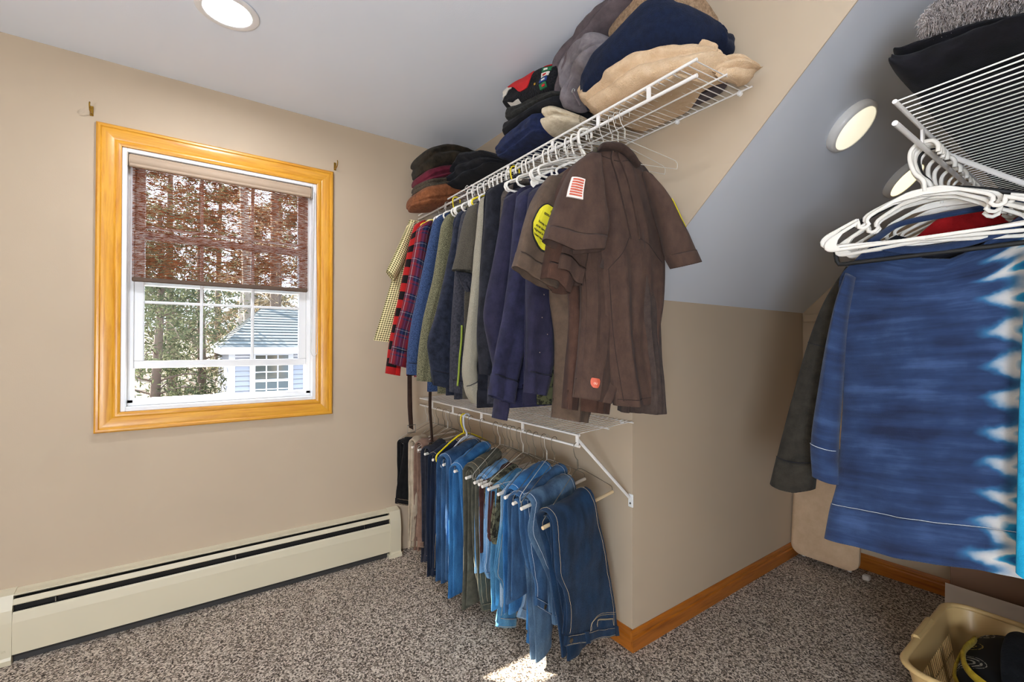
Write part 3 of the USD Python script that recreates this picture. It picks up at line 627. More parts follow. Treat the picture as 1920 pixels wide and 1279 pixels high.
g = garment('black crewneck sweatshirt hanging beside the olive jacket', 'sweatshirt', 1.75, NAVYD, ([(859, 389), (852, 418), (846, 455), (833, 520), (816, 590), (801, 640), (804, 675), (812, 722)], [(886, 394), (880, 440), (872, 500), (863, 560), (856, 620), (852, 680), (848, 730)]), cuff=.92, seed=7, zt=1.85, zh=1.0)
g = garment('charcoal hooded sweatshirt with a lime green cord hanging beside the black crewneck', 'hoodie', 1.68, CHAR, ([(868, 390), (861, 430), (855, 500), (849, 600), (846, 680), (846, 735)], [(892, 394), (888, 450), (882, 520), (876, 620), (872, 680), (868, 740)]), cuff=.93, seed=8, zt=1.848, zh=.99)
obj('lime_cord', tube(catmull([aty(q, 1.615) for q in ((866, 610), (865, 640), (862, 670), (860, 700), (858, 724))], 16), .0045, 8), plain('lime', '#7f8c2c', .8), g, smooth=True, label='lime green cord')
g = garment('dark heather short-sleeved tee hanging with its sleeve open', 'tee shirt', 1.61, TEE, ([(884, 376), (874, 405), (862, 455), (850, 505)], [(900, 388), (899, 430), (895, 475), (891, 514)]), sb=.04, seed=9, zt=1.845, zh=1.0, short=True, fold=.018)
cloth('sleeve_lining', Panel([aty(q, 1.60) for q in ((853, 508), (862, 528), (876, 548))], [aty(q, 1.60) for q in ((890, 515), (889, 530), (886, 543))], .012, seed=77, fold=.03, ff=5.), CHAR, g, rows=14, cols=12)
g = garment('pale grey heather long-sleeved shirt hanging with a bent cuff', 'shirt', 1.54, GREYH, ([(903, 364), (899, 390), (893, 450), (887, 520), (881, 575), (873, 640), (868, 700), (875, 740), (886, 757)], [(922, 368), (918, 400), (910, 480), (905, 540), (901, 600), (896, 660), (892, 690), (900, 722), (909, 744)]), cuff=.9, seed=10, zt=1.87, zh=1.02, bm=CHAR, fold=.008)
g = garment('black long-sleeved shirt hanging with broad flat shoulders', 'shirt', 1.47, BLK, ([(915, 346), (911, 400), (905, 480), (900, 560), (898, 640), (903, 702)], [(953, 345), (947, 400), (940, 480), (933, 570), (924, 640), (918, 704)]), seed=11, zt=1.885, zh=.98, half=.25, sb=.03)
g = garment('taupe knit shirt hanging between the black shirt and the navy hoodie', 'shirt', 1.42, TAUPE, ([(944, 352), (941, 400), (935, 450), (928, 520)], [(958, 352), (955, 400), (950, 450), (945, 524)]), seed=12, zt=1.85, zh=1.0, bm=CHAR, short=True)
g = garment('faded navy hoodie hanging with a bulging elbow', 'hoodie', 1.36, NAVY2, ([(950, 357), (946, 385), (938, 430), (925, 500), (912, 560), (908, 600), (918, 650), (930, 710), (930, 752), (926, 784)], [(985, 362), (976, 440), (967, 500), (958, 560), (952, 610), (955, 660), (955, 710), (951, 755), (945, 787)]), cuff=.92, seed=13, zt=1.84, zh=1.0, sb=.035, fold=.034)
g = garment('navy crewneck sweatshirt hanging with a broad ribbed cuff', 'sweatshirt', 1.285, NAVY, ([(975, 352), (967, 400), (961, 470), (955, 520), (944, 590), (931, 650), (920, 705), (914, 740)], [(1003, 356), (1003, 420), (999, 520), (993, 590), (981, 660), (969, 715), (962, 757)]), cuff=.9, seed=14, zt=1.835, zh=1.0, sb=.035, fold=.034)
g = garment('dark navy work sweatshirt hanging with paint specks by the brown shirts', 'sweatshirt', 1.2, NAVY2, ([(995, 350), (990, 420), (990, 540), (988, 610), (987, 660), (984, 736)], [(1022, 352), (1026, 450), (1028, 560), (1034, 610), (1035, 680), (1020, 742)]), cuff=.9, seed=15, zt=1.82, zh=1.02, sb=.035, fold=.034, hang='plastic')
for s_, t_ in ((.42, .63), (.62, .71), (.36, .8), (.5, .52)):
    f_ = g.S.frame(s_, t_, -1, .001); obj('paint_speck', lathe([(0, 0), (.0022, 0), (.001, .001), (0, .001)], f_[0], -f_[1]*0+np.array([0, -1., 0]), 7), plain('speck', '#8f806c', .8), g)
g = garment('black and camo printed tee hanging against the brown work shirts', 'tee shirt', 1.165, BLK, None, seed=16, zt=1.8, zh=1.02, right=False, bm=CAMO, half=.2)

# brown work shirts: one builder, four shirts
def work_shirt(label, o, yaw, bodyL, bodyR, slL, slR, rsL=None, rsR=None, m=BROWN, seed=1, hem=None, sb=.05, sl_hem=None, SV=-.045):
    "edges as (across, up) from the rail point, in the shirt's own plane"
    F = local(o, yaw)
    t = thing('work_shirt', label, 'shirt', (o[0], o[1], o[2]-.1))
    X3 = lambda L, v=0.: [F(u, w, v) for u, w in L]
    P = Panel(X3(bodyL), X3(bodyR), [.03, .045, .045, .05], seed=seed, fold=.055, ff=3.6, fl=.8, wr=.012, wf=(14, 5), env=(.3, 1.), hem=hem)
    cloth('body', P, m, t, rows=70, cols=40)
    S = Panel(X3(slL, SV), X3(slR, SV), [.02, .04, sb, sb], seed=seed+3, fold=.02, ff=2.6, fl=1.6, wr=.008, hem=sl_hem, p=3.4)
    cloth('sleeve', S, m, t, rows=36, cols=26, inner=.12)
    cloth('sleeve_hem', S, m, t, t0=.86, t1=1.004, extra=.0025, rows=6, cols=26, inner=.05)
    if rsL:
        R = Panel(X3(rsL, SV), X3(rsR, SV), [.02, .04, .045, .045], seed=seed+4, fold=.012, ff=3., wr=.004, p=2.2)
        cloth('sleeve', R, m, t, rows=30, cols=22, inner=.1); cloth('sleeve_hem', R, m, t, t0=.86, t1=1.004, extra=.0025, rows=6, cols=22, inner=.05); t.R = R
    t.P, t.S, t.F = P, S, F
    return t
def uw(q, o, yaw):
    n = (-math.sin(yaw), math.cos(yaw), 0); p = at(q, n, np.dot(n, o))-np.asarray(o)
    return (float(p[0]*math.cos(yaw)+p[1]*math.sin(yaw)), float(p[2]))
def px_shirt(label, y, yaw, bl, br, sl, sr, rl=None, rr=None, SV=-.045, **k):
    o = np.array([1.139, y, rail_z(y)]); n_ = np.array([-math.sin(yaw), math.cos(yaw), 0]); f = lambda A, v=0.: [uw(q, o+n_*v, yaw) for q in A] if A else None
    wire_hanger('twisted wire hanger under the '+label.replace(', back to the room, nearest on the rail', ''), o, yaw, shirt=True, drop=.16, tilt=0.)
    return work_shirt(label, o, yaw, f(bl), f(br), f(sl, SV), f(sr, SV), f(rl, SV), f(rr, SV), SV=SV, **k)
dark_in = fabric('brown_inside', '#3b302b', '#4b3e37', 40.)
w1 = px_shirt('brown work shirt with a yellow shield patch on its sleeve', 1.12, 0., [(1062, 318), (1032, 345), (1030, 430), (1036, 560), (1046, 640), (1042, 784)], [(1115, 330), (1150, 360), (1150, 460), (1140, 600), (1130, 700), (1100, 792)],
              [(1030, 330), (1008, 362), (984, 420), (960, 500)], [(1075, 345), (1068, 400), (1060, 460), (1042, 545)], m=BROWN2, seed=31, sl_hem=(0, .004, .006, 0), sb=.022)
sh = w1.S
YP = plain('patch_yellow', '#e3d52c', .7, bump=.2, bs=900.); BLKT = plain('print_black', '#14130d', .8)
obj('shield_patch_border', sh.patch([.36, .38, .45, .56, .66, .73, .765], [.17, .10, .05, .05, .12, .25, .42], [.62, .68, .72, .72, .68, .60, .48], -1, .0035, 10, 10), BLKT, w1)
obj('shield_patch', sh.patch([.372, .39, .45, .56, .65, .715, .75], [.185, .12, .07, .07, .13, .26, .42], [.60, .65, .69, .69, .65, .575, .48], -1, .0055, 10, 10), YP, w1, label='yellow shield shaped patch with black lettering')
def sewn_text(panel, S, t_, text, h, mt, parent, side=-1, extra=.007, turn=0.):
    o, ex, ey, n = panel.frame(S, t_, side, extra); m = meshkit.text_mesh(text, h, .0005, bold=True)
    c_, s_ = math.cos(turn), math.sin(turn); ex, ey = c_*ex+s_*ey, c_*ey-s_*ex
    m.vertices = o+m.vertices@np.array([ex, ey, np.cross(ex, ey)])
    obj('lettering', m, mt, parent)
for (S_, t_, tx) in ((.30, .425, 'CERT'), (.18, .465, 'SERVICE'), (.14, .545, 'Safety Ha'), (.12, .585, 'ADM Serv'), (.11, .625, 'Highest in'), (.15, .665, 'Used Reas')):
    sewn_text(sh, S_, t_, tx, .0065 if t_ < .5 else .0058, BLKT, w1, turn=-.12)
w2 = px_shirt('brown work shirt with a crumpled sleeve behind the flag shirt', 1.065, 0., [(1080, 305), (1056, 330), (1058, 440), (1066, 560), (1066, 650), (1061, 767)], [(1140, 318), (1180, 350), (1180, 460), (1165, 600), (1150, 690), (1136, 776)],
              [(1062, 322), (1046, 356), (1034, 420), (1018, 522)], [(1096, 345), (1090, 400), (1086, 460), (1060, 552)], m=BROWN3, seed=41, sl_hem=(0, -.006, .008, 0), sb=.03, SV=-.03)
w3 = px_shirt('brown work shirt with a red tag on its front placket', 1.025, 0., [(1095, 295), (1075, 318), (1078, 430), (1086, 560), (1084, 640), (1077, 745)], [(1150, 305), (1190, 340), (1195, 460), (1180, 600), (1160, 690), (1128, 755)],
              [(1086, 312), (1072, 346), (1058, 410), (1040, 505)], [(1112, 338), (1106, 400), (1100, 450), (1086, 538)], m=BROWN, seed=51, sl_hem=(0, -.008, .006, -.004), sb=.024, SV=-.012)
obj('placket', w3.P.patch([.35, .7, .995], [.02, .02, .02], [.3, .3, .34], -1, .004, 30, 4), BROWN, w3)
obj('tag', w3.P.patch([.915, .92, .933, .945, .952], [.155, .135, .135, .145, .18], [.265, .285, .285, .275, .24], -1, .007, 6, 5), plain('tag_red', '#c9583b', .6), w3, label='small orange red tag')
sewn_text(w3.P, .165, .939, 'GU', .006, plain('tag_pale', '#e9c0a8', .7), w3, extra=.0085)
fw = px_shirt('brown work shirt with a striped flag patch, back to the room, nearest on the rail', .972, -.33,
              [(1125, 274), (1090, 303), (1098, 400), (1118, 510), (1132, 642), (1151, 760)], [(1172, 284), (1216, 335), (1238, 410), (1248, 483), (1246, 560), (1238, 630), (1243, 700), (1250, 748)],
              [(1104, 289), (1076, 309), (1052, 356), (1034, 405), (1018, 450)], [(1124, 292), (1126, 330), (1130, 375), (1138, 420), (1128, 470)],
              [(1206, 322), (1222, 370), (1240, 430), (1250, 478), (1262, 503)], [(1222, 338), (1246, 368), (1272, 418), (1294, 460), (1309, 493)], m=BROWN, seed=61, hem=(.0, .004, .006, .004, 0), sl_hem=(0, .01, .02, .012, 0), sb=.034, SV=-.085)
P = fw.P
for st in ([(.40, .02), (.42, .2), (.45, .38)], [(.58, .02), (.585, .2), (.57, .38)], [(.45, .38), (.3, .44), (.12, .50)], [(.57, .38), (.75, .42), (.92, .47)], [(.02, .055), (.5, .09), (.98, .055)]):
    obj('seam', P.seam(st, -1, .0011, .001, 24), THB, fw)
for a_, b_ in (((.395, .42, .45), (.43, .445, .462)), ((.55, .56, .56), (.585, .59, .578))):
    obj('back_pleat', P.patch([.02, .2, .39], a_, b_, -1, .007, 18, 4), BROWN, fw)
obj('hem_stitch', P.seam([(s, .975) for s in np.linspace(.03, .97, 12)], -1, .0009, .001, 50), THB, fw)
obj('side_seam', P.seam([(.13, .5), (.12, .75), (.1, .98)], -1, .0011, .001, 30), THB, fw)
ns = len(fw.P.L)
col_u = [uw(q, np.array([1.139, .972, rail_z(.972)])+np.array([-math.sin(-.33), math.cos(-.33), 0])*-.03, -.33) for q in ((1121, 279), (1128, 269), (1146, 266), (1166, 270), (1184, 285), (1198, 308))]
col_l = [uw(q, np.array([1.139, .972, rail_z(.972)])+np.array([-math.sin(-.33), math.cos(-.33), 0])*-.03, -.33) for q in ((1122, 284), (1134, 283), (1150, 283), (1166, 287), (1182, 300), (1196, 314))]
cloth('collar', Panel([fw.F(u, w, -.03) for u, w in col_u], [fw.F(u, w, -.03) for u, w in col_l], .016, fold=.004, seed=66), fabric('brown_collar', '#33251f', '#42322a', 40.), fw, rows=24, cols=10, inner=.002)
cb = [fw.F(u, w-.008, v) for (u, w), v in zip(col_u, (-.02, .01, .04, .045, .03, -.01))]
obj('collar_lining', tube(catmull(cb, 30), .009, 7, flat=1.6, ref=[0, 0, 1.]), fabric('collar_lining', '#3d3729', '#4d4636', 40.), fw, smooth=True)
S = fw.S
FW_, FR_ = plain('flag_white', '#e9ddd2', .7), plain('flag_red', '#c4593f', .7)
t0, t1, s0, s1 = .375, .57, .085, .37
obj('flag_patch', S.patch([t0, t1], [s0-.02, s0+.02], [s1, s1+.04], -1, .006, 8, 8), FW_, fw, label='cloth flag patch of red and white stripes')
for k in range(7):
    a = t0+.012+(t1-t0-.024)*(k+.1)/7; b_ = a+(t1-t0-.024)*.55/7
    obj('flag_stripe', S.patch([a, b_], [s0+.01+.04*(a-t0)/(t1-t0), s0+.01+.04*(b_-t0)/(t1-t0)], [s1-.03+.04*(a-t0)/(t1-t0), s1-.03+.04*(b_-t0)/(t1-t0)], -1, .0078, 2, 6), FR_, fw)
obj('shield_patch', fw.R.patch([.30, .38, .5, .6], [.70, .68, .72, .84], [.97, .97, .97, .97], -1, .004, 6, 5), YP, fw, label='edge of a yellow patch on the right sleeve')
# one more shirt tail peeping out behind
w4 = px_shirt('dark brown work shirt mostly hidden behind the flag shirt', 1.0, -.2, [(1150, 292), (1130, 320), (1150, 460), (1160, 600), (1172, 700), (1170, 774)], [(1190, 300), (1215, 330), (1228, 460), (1230, 600), (1229, 700), (1228, 769)],
              [(1150, 300), (1140, 330), (1120, 400), (1095, 500)], [(1165, 330), (1160, 380), (1150, 440), (1132, 510)], m=dark_in, seed=71, sb=.02, SV=0.)
# spare hangers along the upper rail, between the shirts
for k, (y, m_, lab) in enumerate(((1.235, None, 'white plastic hanger crowded between the two navy sweatshirts'), (1.325, None, 'white plastic hanger hooked between the navy hoodie and navy crewneck'), (1.5, None, 'white plastic hanger hooked between the pale grey shirt and the black shirt'),
                                  (1.575, YELLOW, 'yellow plastic hanger hooked in the middle of the upper rail'), (1.65, None, 'white plastic hanger hooked behind the heather tee'), (1.715, None, 'white plastic hanger hooked between the charcoal hoodie and black crewneck'),
                                  (1.80, None, 'white plastic hanger hooked behind the black crewneck'), (1.9, None, 'white plastic hanger hooked between the olive jacket and blue fleece'))):
    plastic_hanger(lab, (1.139, y, rail_z(y)), .12*(-1)**k, m_)
notch_hanger('empty white notched hanger leaning left of the brown shirts', (1.139, 1.15, rail_z(1.15)), -.35)
# belts and straps hanging in the far corner
LEATH = fabric('belt_leather', '#2a1b14', '#3d2a20', 20., rough=.5, bump=.2)
for (lab, pl, pr, y) in (('dark leather belt hanging in the corner below the tartan shirt', [(800, 420), (790, 500), (775, 600), (765, 660), (764, 760), (767, 802)], [(807, 420), (797, 500), (782, 600), (773, 660), (773, 760), (775, 806)], 2.3),
                         ('black strap hanging beside the leather belt', [(825, 420), (815, 550), (806, 680), (803, 760), (806, 800), (808, 835)], [(832, 420), (821, 550), (812, 680), (809, 760), (811, 800), (813, 838)], 2.15)):
    t = thing('belt', lab, 'belt', aty(pl[0], y))
    cloth('strap', Panel(*hsides(pl, pr, y), .003, fold=.004, seed=5), LEATH, t, rows=20, cols=6, inner=.002)
    b_ = (aty(pl[-1], y)+aty(pr[-1], y))/2
    obj('buckle', tube([b_+np.array(d) for d in ((-.022, -.004, .02), (.022, -.004, .02), (.022, -.004, -.02), (-.022, -.004, -.02))], .0028, 6, closed=True), STEEL, t)

# ------------------------------------------------------------------ trousers folded over hangers on the lower rail
def denim(name, a, b, fade=.5, sc=7.):
    "indigo twill: slow fading along the leg, pale slubs, diagonal weave"
    if name in MATS: return MATS[name]
    nodes = {'tc': ('texture_coordinate', {}), 'm': ('mapping', {'scale': (3., 3., 1.)}), 'n': ('noise_texture', {'scale': sc, 'detail': 4., 'roughness': .55}),
             'r': ('rgb_ramp', {'ramp': [(.32, C(a)), (.68, C(b))]}),
             'm2': ('mapping', {'scale': (700., 700., 160.)}), 'n2': ('noise_texture', {'scale': 1., 'detail': 2.}), 'r2': ('rgb_ramp', {'ramp': [(.35, (.72, .74, .78)), (.65, (1.18, 1.15, 1.1))]}),
             'mm': ('mix', {'mix_type': 'multiply', 'fac': .8}), 'b': ('bump', {'strength': .5, 'distance': .002}), 'p': ('principled_bsdf', {'roughness': .85, 'sheen_weight': .08, 'specular_ior_level': .25})}
    return mat(name, nodes, [('tc.object', 'm.vector'), ('m.vector', 'n.vector'), ('n.fac', 'r.fac'), ('tc.object', 'm2.vector'), ('m2.vector', 'n2.vector'), ('n2.fac', 'r2.fac'), ('r.color', 'mm.color1'), ('r2.color', 'mm.color2'),
                             ('mm.color', 'p.base_color'), ('n2.fac', 'b.height'), ('b.normal', 'p.normal')])
DEN_DARK = denim('denim_dark', '#0b1e32', '#193755'); DEN_MID = denim('denim_mid', '#1d3b5c', '#41688f'); DEN_GREY = denim('denim_grey_blue', '#29425d', '#5b7790'); DEN_LIGHT = denim('denim_light', '#4a7ba6', '#86aed0')
DEN_BRIGHT = denim('denim_bright', '#1f5484', '#3e7fb5'); DEN_PALE = denim('denim_pale', '#6e8ea8', '#a7bccb'); DEN_INK = denim('denim_ink', '#0c1424', '#16233a'); DEN_TEAL = denim('denim_teal', '#2f6488', '#5b93b4')
CH_OLIVE = fabric('chino_olive', '#47453a', '#5b584a', 30.); CH_BEIGE = fabric('chino_beige', '#a8977f', '#bcab93', 20.); CH_BROWN = fabric('chino_brown', '#735849', '#876a59', 24.); CH_DARK = fabric('chino_charcoal', '#25262e', '#33343e', 30.); CH_BLACK = fabric('chino_black', '#100f10', '#1d1b1b', 30.)
CH_MAROON = fabric('cord_maroon', '#3a211f', '#4d2d29', 40.); CH_COFFEE = fabric('cord_coffee', '#332b23', '#463c31', 40.); PAT = fabric('trouser_print', '#2e2b20', '#6d6a52', 40., contrast=(.45, .55)); POCKETW = fabric('pocket_lining', '#c9c6c0', '#dddad4', 20.)
RZ2 = .853
def trousers(label, y, m, Lf, Rf, zb, yaw=0., seed=1, drop=.225, legs=2, b=.0085, th=None, band=.035, tubem=None, hanger='wire', seams=(.07, .93), lb=None, button=None, pocket=False, tilt=0., name='jeans', cat='jeans', back_dx=0., bw=0., front_v=-.0, group=None, loops=False, wr=.004, hook_y=None, hl=None):
    """Lf, Rf: left and right edge of the front half from the card tube down, as (across, up) from the rail; zb: how far the back half hangs down.
    Two nested legs, each a Panel running from the waist in front up over the tube and down the back."""
    o = np.array([1.145, y, RZ2]); F = local(o, yaw)
    t = thing(name, label, cat, F(0, -drop), group)
    if hanger == 'wire': wire_hanger(hl or 'wire hanger with a card tube carrying the '+' '.join(label.split()[:6]), o, yaw, tubem, drop=drop, tilt=tilt)
    ct, st = math.cos(tilt), math.sin(tilt)
    Lf, Rf = np.array(Lf, float), np.array(Rf, float); top = -drop
    rs = random.Random(seed)
    for k in range(legs):
        r = .0075+b*(.8+1.75*k)                                          # radius over the tube: inner leg, then outer leg
        fl = 1.0 if k == legs-1 else rs.uniform(.9, .97)
        def edge(E, s):
            P = []
            E2 = E.copy(); E2[:, 1] = E2[0, 1]+(E2[:, 1]-E2[0, 1])*fl
            if k < legs-1: E2[:, 0] += rs.uniform(-.008, .012)*s*np.linspace(0, 1, len(E2))+rs.uniform(.0, .012)*s
            u0, w0 = E2[0]
            for i in range(len(E2)-1, 0, -1): P.append(F(E2[i, 0], E2[i, 1], -r-.006*i/len(E2)+front_v*i/len(E2)))
            for a in (-80, -45, 0, 45, 80):
                P.append(F(u0, w0+r*math.cos(math.radians(a))-.0, r*math.sin(math.radians(a))))
            n = 4
            for i in range(1, n+1):
                P.append(F(u0+back_dx*(i/n)**.7+(.006*s if i else 0)+(-bw*i/n if s < 0 else 0), w0-(w0-(zb if k == legs-1 else zb+rs.uniform(-.01, .03)))*i/n, r+.006))
            return P
        P = Panel(edge(Lf, 1.), edge(Rf, -1.), b*.85, seed=seed*3+k, fold=.014, ff=2.6, fl=2.6, wr=wr*1.5, wf=(15, 16), env=(1., 1.), p=2.6)
        cloth('leg', P, m, t, rows=64, cols=16, inner=.03)
        if k == legs-1:
            tb = band/P.len
            cloth('waistband', P, m, t, t0=0., t1=tb, extra=.0035, rows=5, cols=16, inner=.004)
            thm = th or TH
            ft = .5*0+np.linalg.norm(np.diff(np.array([F(u, w) for u, w in Lf]), axis=0), axis=1).sum()/P.len
            for s_ in seams: obj('stitching', P.seam([(s_, tb+.005), (s_, ft*.5), (s_, ft), (s_, min(.97, ft+.3))], 1, .0007, .0009, 60, 4), thm, t)
            for tt in (.12*tb, .93*tb): obj('stitching', P.seam([(s, tt) for s in np.linspace(.04, .96, 9)], 1, .0007, .0042, 30, 4), thm, t)
            if button is not None:
                o_, ex, ey, n_ = P.frame(button, tb*.5, 1, .004); n_ = -n_ if n_@(F(0, 0, -1)-F(0, 0)) < 0 else n_
                obj('button', lathe([(.0, .0), (.0085, .0), (.0085, .003), (.006, .0042), (.004, .003), (0, .003)], o_, n_, 16), plain('jean_button', '#9a8f7d', .35, 1.), t, smooth=40)
            if loops:
                for s_ in loops: obj('belt_loop', P.patch([.0, tb*1.15], [s_-.03, s_-.03], [s_+.03, s_+.03], 1, .008, 4, 4), m, t)
            if pocket:
                pa = catmull([(.97, tb*2.9, 0), (.66, tb*2.75, 0), (.50, tb*2.0, 0), (.46, tb*1.05, 0)], 20)
                for e in (0., .012): obj('stitching', tube(P.pos(pa[:, 0]-e*2, pa[:, 1]-e*.6, 1, .0012), .0008, 4), thm, t)
                obj('coin_pocket', P.patch([tb*1.25, tb*1.6, tb*2.15], [.60, .58, .60], [.90, .90, .90], 1, .003, 6, 6), m, t)
                for st_ in ([(.60, tb*1.3), (.585, tb*1.7), (.605, tb*2.1)], [(.605, tb*2.12), (.9, tb*2.12)], [(.605, tb*2.0), (.9, tb*2.0)], [(.9, tb*1.3), (.9, tb*2.1)]): obj('stitching', P.seam(st_, 1, .001, .0035, 14, 4), thm, t)
            t.P = P
    return t
def fx(A, y, yaw=0., v=-.035):
    o = np.array([1.145, y, RZ2]); return [uw(q, o+np.array([-math.sin(yaw), math.cos(yaw), 0])*v, yaw) for q in A]
T_ = trousers
T_('dark indigo jeans on the nearest hanger of the lower rail, front pocket and waistband showing', 1.2, DEN_DARK, fx([(1024, 981), (1026, 1030), (1029, 1075), (1046, 1106), (1051, 1150), (1046, 1206)], 1.2), fx([(1116, 938), (1136, 1026), (1149, 1100), (1161, 1166), (1167, 1196)], 1.2), -.765, yaw=.12,
   seed=5, drop=.232, tubem=WOODT, button=.09, pocket=True, loops=(.36, .95), back_dx=.13, bw=.07, tilt=.09, b=.011, wr=.009)
T_('washed grey blue jeans with a faded thigh, second from the near end', 1.325, DEN_GREY, fx([(985, 948), (978, 975), (976, 1000), (992, 1030), (1012, 1065), (1025, 1100), (1030, 1170)], 1.325), fx([(1084, 912), (1095, 960), (1098, 1000), (1095, 1080), (1095, 1165)], 1.325), -.82, yaw=.2, bw=.15, back_dx=.075,
   seed=7, drop=.205, button=.35, b=.011, tilt=.05, wr=.009, th=THW)
T_('mid blue jeans with a buttoned waistband, third from the near end', 1.39, DEN_MID, fx([(958, 945), (962, 1000), (975, 1060), (985, 1090), (986, 1130)], 1.39), fx([(1075, 890), (1070, 960), (1050, 1060), (1036, 1110), (1033, 1160)], 1.39), -.60, yaw=.28,
   seed=9, drop=.205, button=.4, b=.011, wr=.008, th=THW, tilt=.03)
T_('bright blue jeans with pale hems hanging low near the front', 1.44, DEN_BRIGHT, fx([(950, 930), (968, 1000), (980, 1080), (976, 1140), (972, 1200)], 1.44), fx([(1040, 885), (1030, 960), (1016, 1060), (1014, 1140), (1014, 1212)], 1.44), -.66, yaw=.3, bw=.06, seed=11, drop=.2, th=THW, b=.011)
T_('pale grey jeans with a curved hip edge, left of the bright blue pair', 1.485, DEN_PALE, fx([(945, 935), (940, 1000), (944, 1025), (962, 1060), (968, 1110), (950, 1150)], 1.485), fx([(1000, 900), (992, 980), (985, 1060), (982, 1120), (976, 1160)], 1.485), -.70, yaw=.3, seed=13, drop=.2, th=THW, b=.010)
T_('light teal blue jeans hanging with a wide seat near the floor', 1.555, DEN_TEAL, fx([(930, 925), (918, 1000), (907, 1068), (920, 1085), (922, 1120), (911, 1166)], 1.555), fx([(985, 895), (975, 980), (962, 1060), (958, 1120), (953, 1170)], 1.555), -.72, yaw=.3, seed=15, drop=.2, b=.010)
T_('brown patterned trousers folded between the blue jeans', 1.60, PAT, fx([(915, 918), (908, 960), (902, 1000), (908, 1015)], 1.6), fx([(975, 885), (960, 950), (940, 990), (932, 1012)], 1.6), -.5, yaw=.3, seed=17, drop=.2, name='trousers', cat='trousers', seams=())
T_('maroon brown corduroys folded over a white card tube', 1.625, CH_MAROON, fx([(905, 918), (903, 960), (898, 1000), (902, 1010)], 1.625), fx([(965, 880), (955, 940), (936, 985), (925, 1005)], 1.625), -.5, yaw=.3, seed=18, drop=.198, name='trousers', cat='trousers', seams=())
T_('light blue jeans with a rolled hem beside the olive chinos', 1.66, DEN_LIGHT, fx([(896, 905), (893, 980), (890, 1040), (888, 1060), (896, 1078)], 1.66), fx([(955, 875), (940, 940), (925, 1000), (916, 1050), (918, 1083)], 1.66), -.6, yaw=.3, seed=19, drop=.2, th=THW)
T_('olive grey chinos hanging long, right of the folded blue pair', 1.735, CH_OLIVE, fx([(870, 888), (868, 980), (872, 1060), (875, 1100), (884, 1138)], 1.735), fx([(940, 855), (920, 950), (915, 1040), (918, 1100), (920, 1138)], 1.735), -.78, yaw=.32, seed=21, drop=.198, name='trousers', cat='chinos', seams=(.12, .4), b=.010)
T_('bright mid blue jeans folded in narrow pleats beside the olive chinos', 1.85, DEN_BRIGHT, fx([(840, 884), (846, 950), (850, 1020), (856, 1070), (858, 1105)], 1.85), fx([(922, 842), (890, 930), (880, 1020), (880, 1070), (882, 1108)], 1.85), -.77, yaw=.36, seed=23, drop=.195, th=THW, b=.010)
T_('mid blue jeans with a back pocket, fifth back from the olive chinos', 1.96, DEN_MID, fx([(818, 866), (817, 940), (814, 1000), (812, 1060), (812, 1078)], 1.96), fx([(905, 838), (880, 920), (868, 990), (860, 1050), (860, 1078)], 1.96), -.74, yaw=.36, seed=25, drop=.19, th=THW, b=.011, pocket=False)
T_('dark ink blue jeans beside the white plastic trouser hanger', 2.07, DEN_INK, fx([(798, 858), (798, 930), (793, 1000), (788, 1072)], 2.07), fx([(860, 835), (845, 920), (830, 1000), (820, 1075)], 2.07), -.76, yaw=.36, seed=27, drop=.19)
T_('charcoal trousers hanging left of the ink blue jeans', 2.16, CH_DARK, fx([(788, 850), (784, 930), (778, 1000), (773, 1045)], 2.16), fx([(830, 835), (820, 920), (806, 1000), (796, 1050)], 2.16), -.73, yaw=.36, seed=29, drop=.18, name='trousers', cat='trousers', seams=())
T_('brown chinos hanging next to the beige pair', 2.24, CH_BROWN, fx([(775, 838), (771, 900), (766, 960), (763, 1018)], 2.24), fx([(812, 828), (802, 900), (790, 960), (780, 1020)], 2.24), -.70, yaw=.36, seed=31, drop=.175, name='trousers', cat='chinos', seams=(), band=.03)
T_('beige chinos at the far end of the lower rail', 2.32, CH_BEIGE, fx([(763, 832), (757, 900), (752, 960), (747, 1018)], 2.32), fx([(795, 825), (785, 900), (775, 960), (766, 1018)], 2.32), -.72, yaw=.36, seed=33, drop=.175, name='trousers', cat='chinos', seams=(), band=.03)
T_('black shorts clipped short at the far end of the lower rail', 2.42, CH_BLACK, fx([(744, 834), (737, 870), (727, 910), (724, 938)], 2.42), fx([(775, 830), (768, 880), (758, 920), (752, 944)], 2.42), -.4, yaw=.3, seed=35, drop=.17, name='shorts', cat='shorts', seams=(), band=.03)
# plastic hangers among the trousers, and empty wire hangers crossing them
plastic_hanger('yellow plastic hanger on the lower rail over the blue jeans', (1.145, 2.03, RZ2), .36, YELLOW, wide=.2, drop=.19)
notch_hanger('pale grey notched hanger on the lower rail in front of the yellow one', (1.145, 2.0, RZ2), .38, plain('hanger_grey', '#cfd0d4', .4), tilt=.02)
for k, (y, lab) in enumerate(((1.37, 'empty wire hanger crossing behind the washed grey jeans'), (1.52, 'empty wire hanger crossing behind the pale grey jeans'), (1.70, 'empty wire hanger crossing above the olive chinos'), (2.2, 'empty wire hanger above the brown chinos'), (2.37, 'empty wire hanger above the beige chinos'), (2.46, 'empty wire hanger nearest the window wall on the lower rail'))):
    wire_hanger(lab, (1.145, y, RZ2), .3+.06*(-1)**k, shirt=True, drop=.19, tilt=.04*(-1)**k)

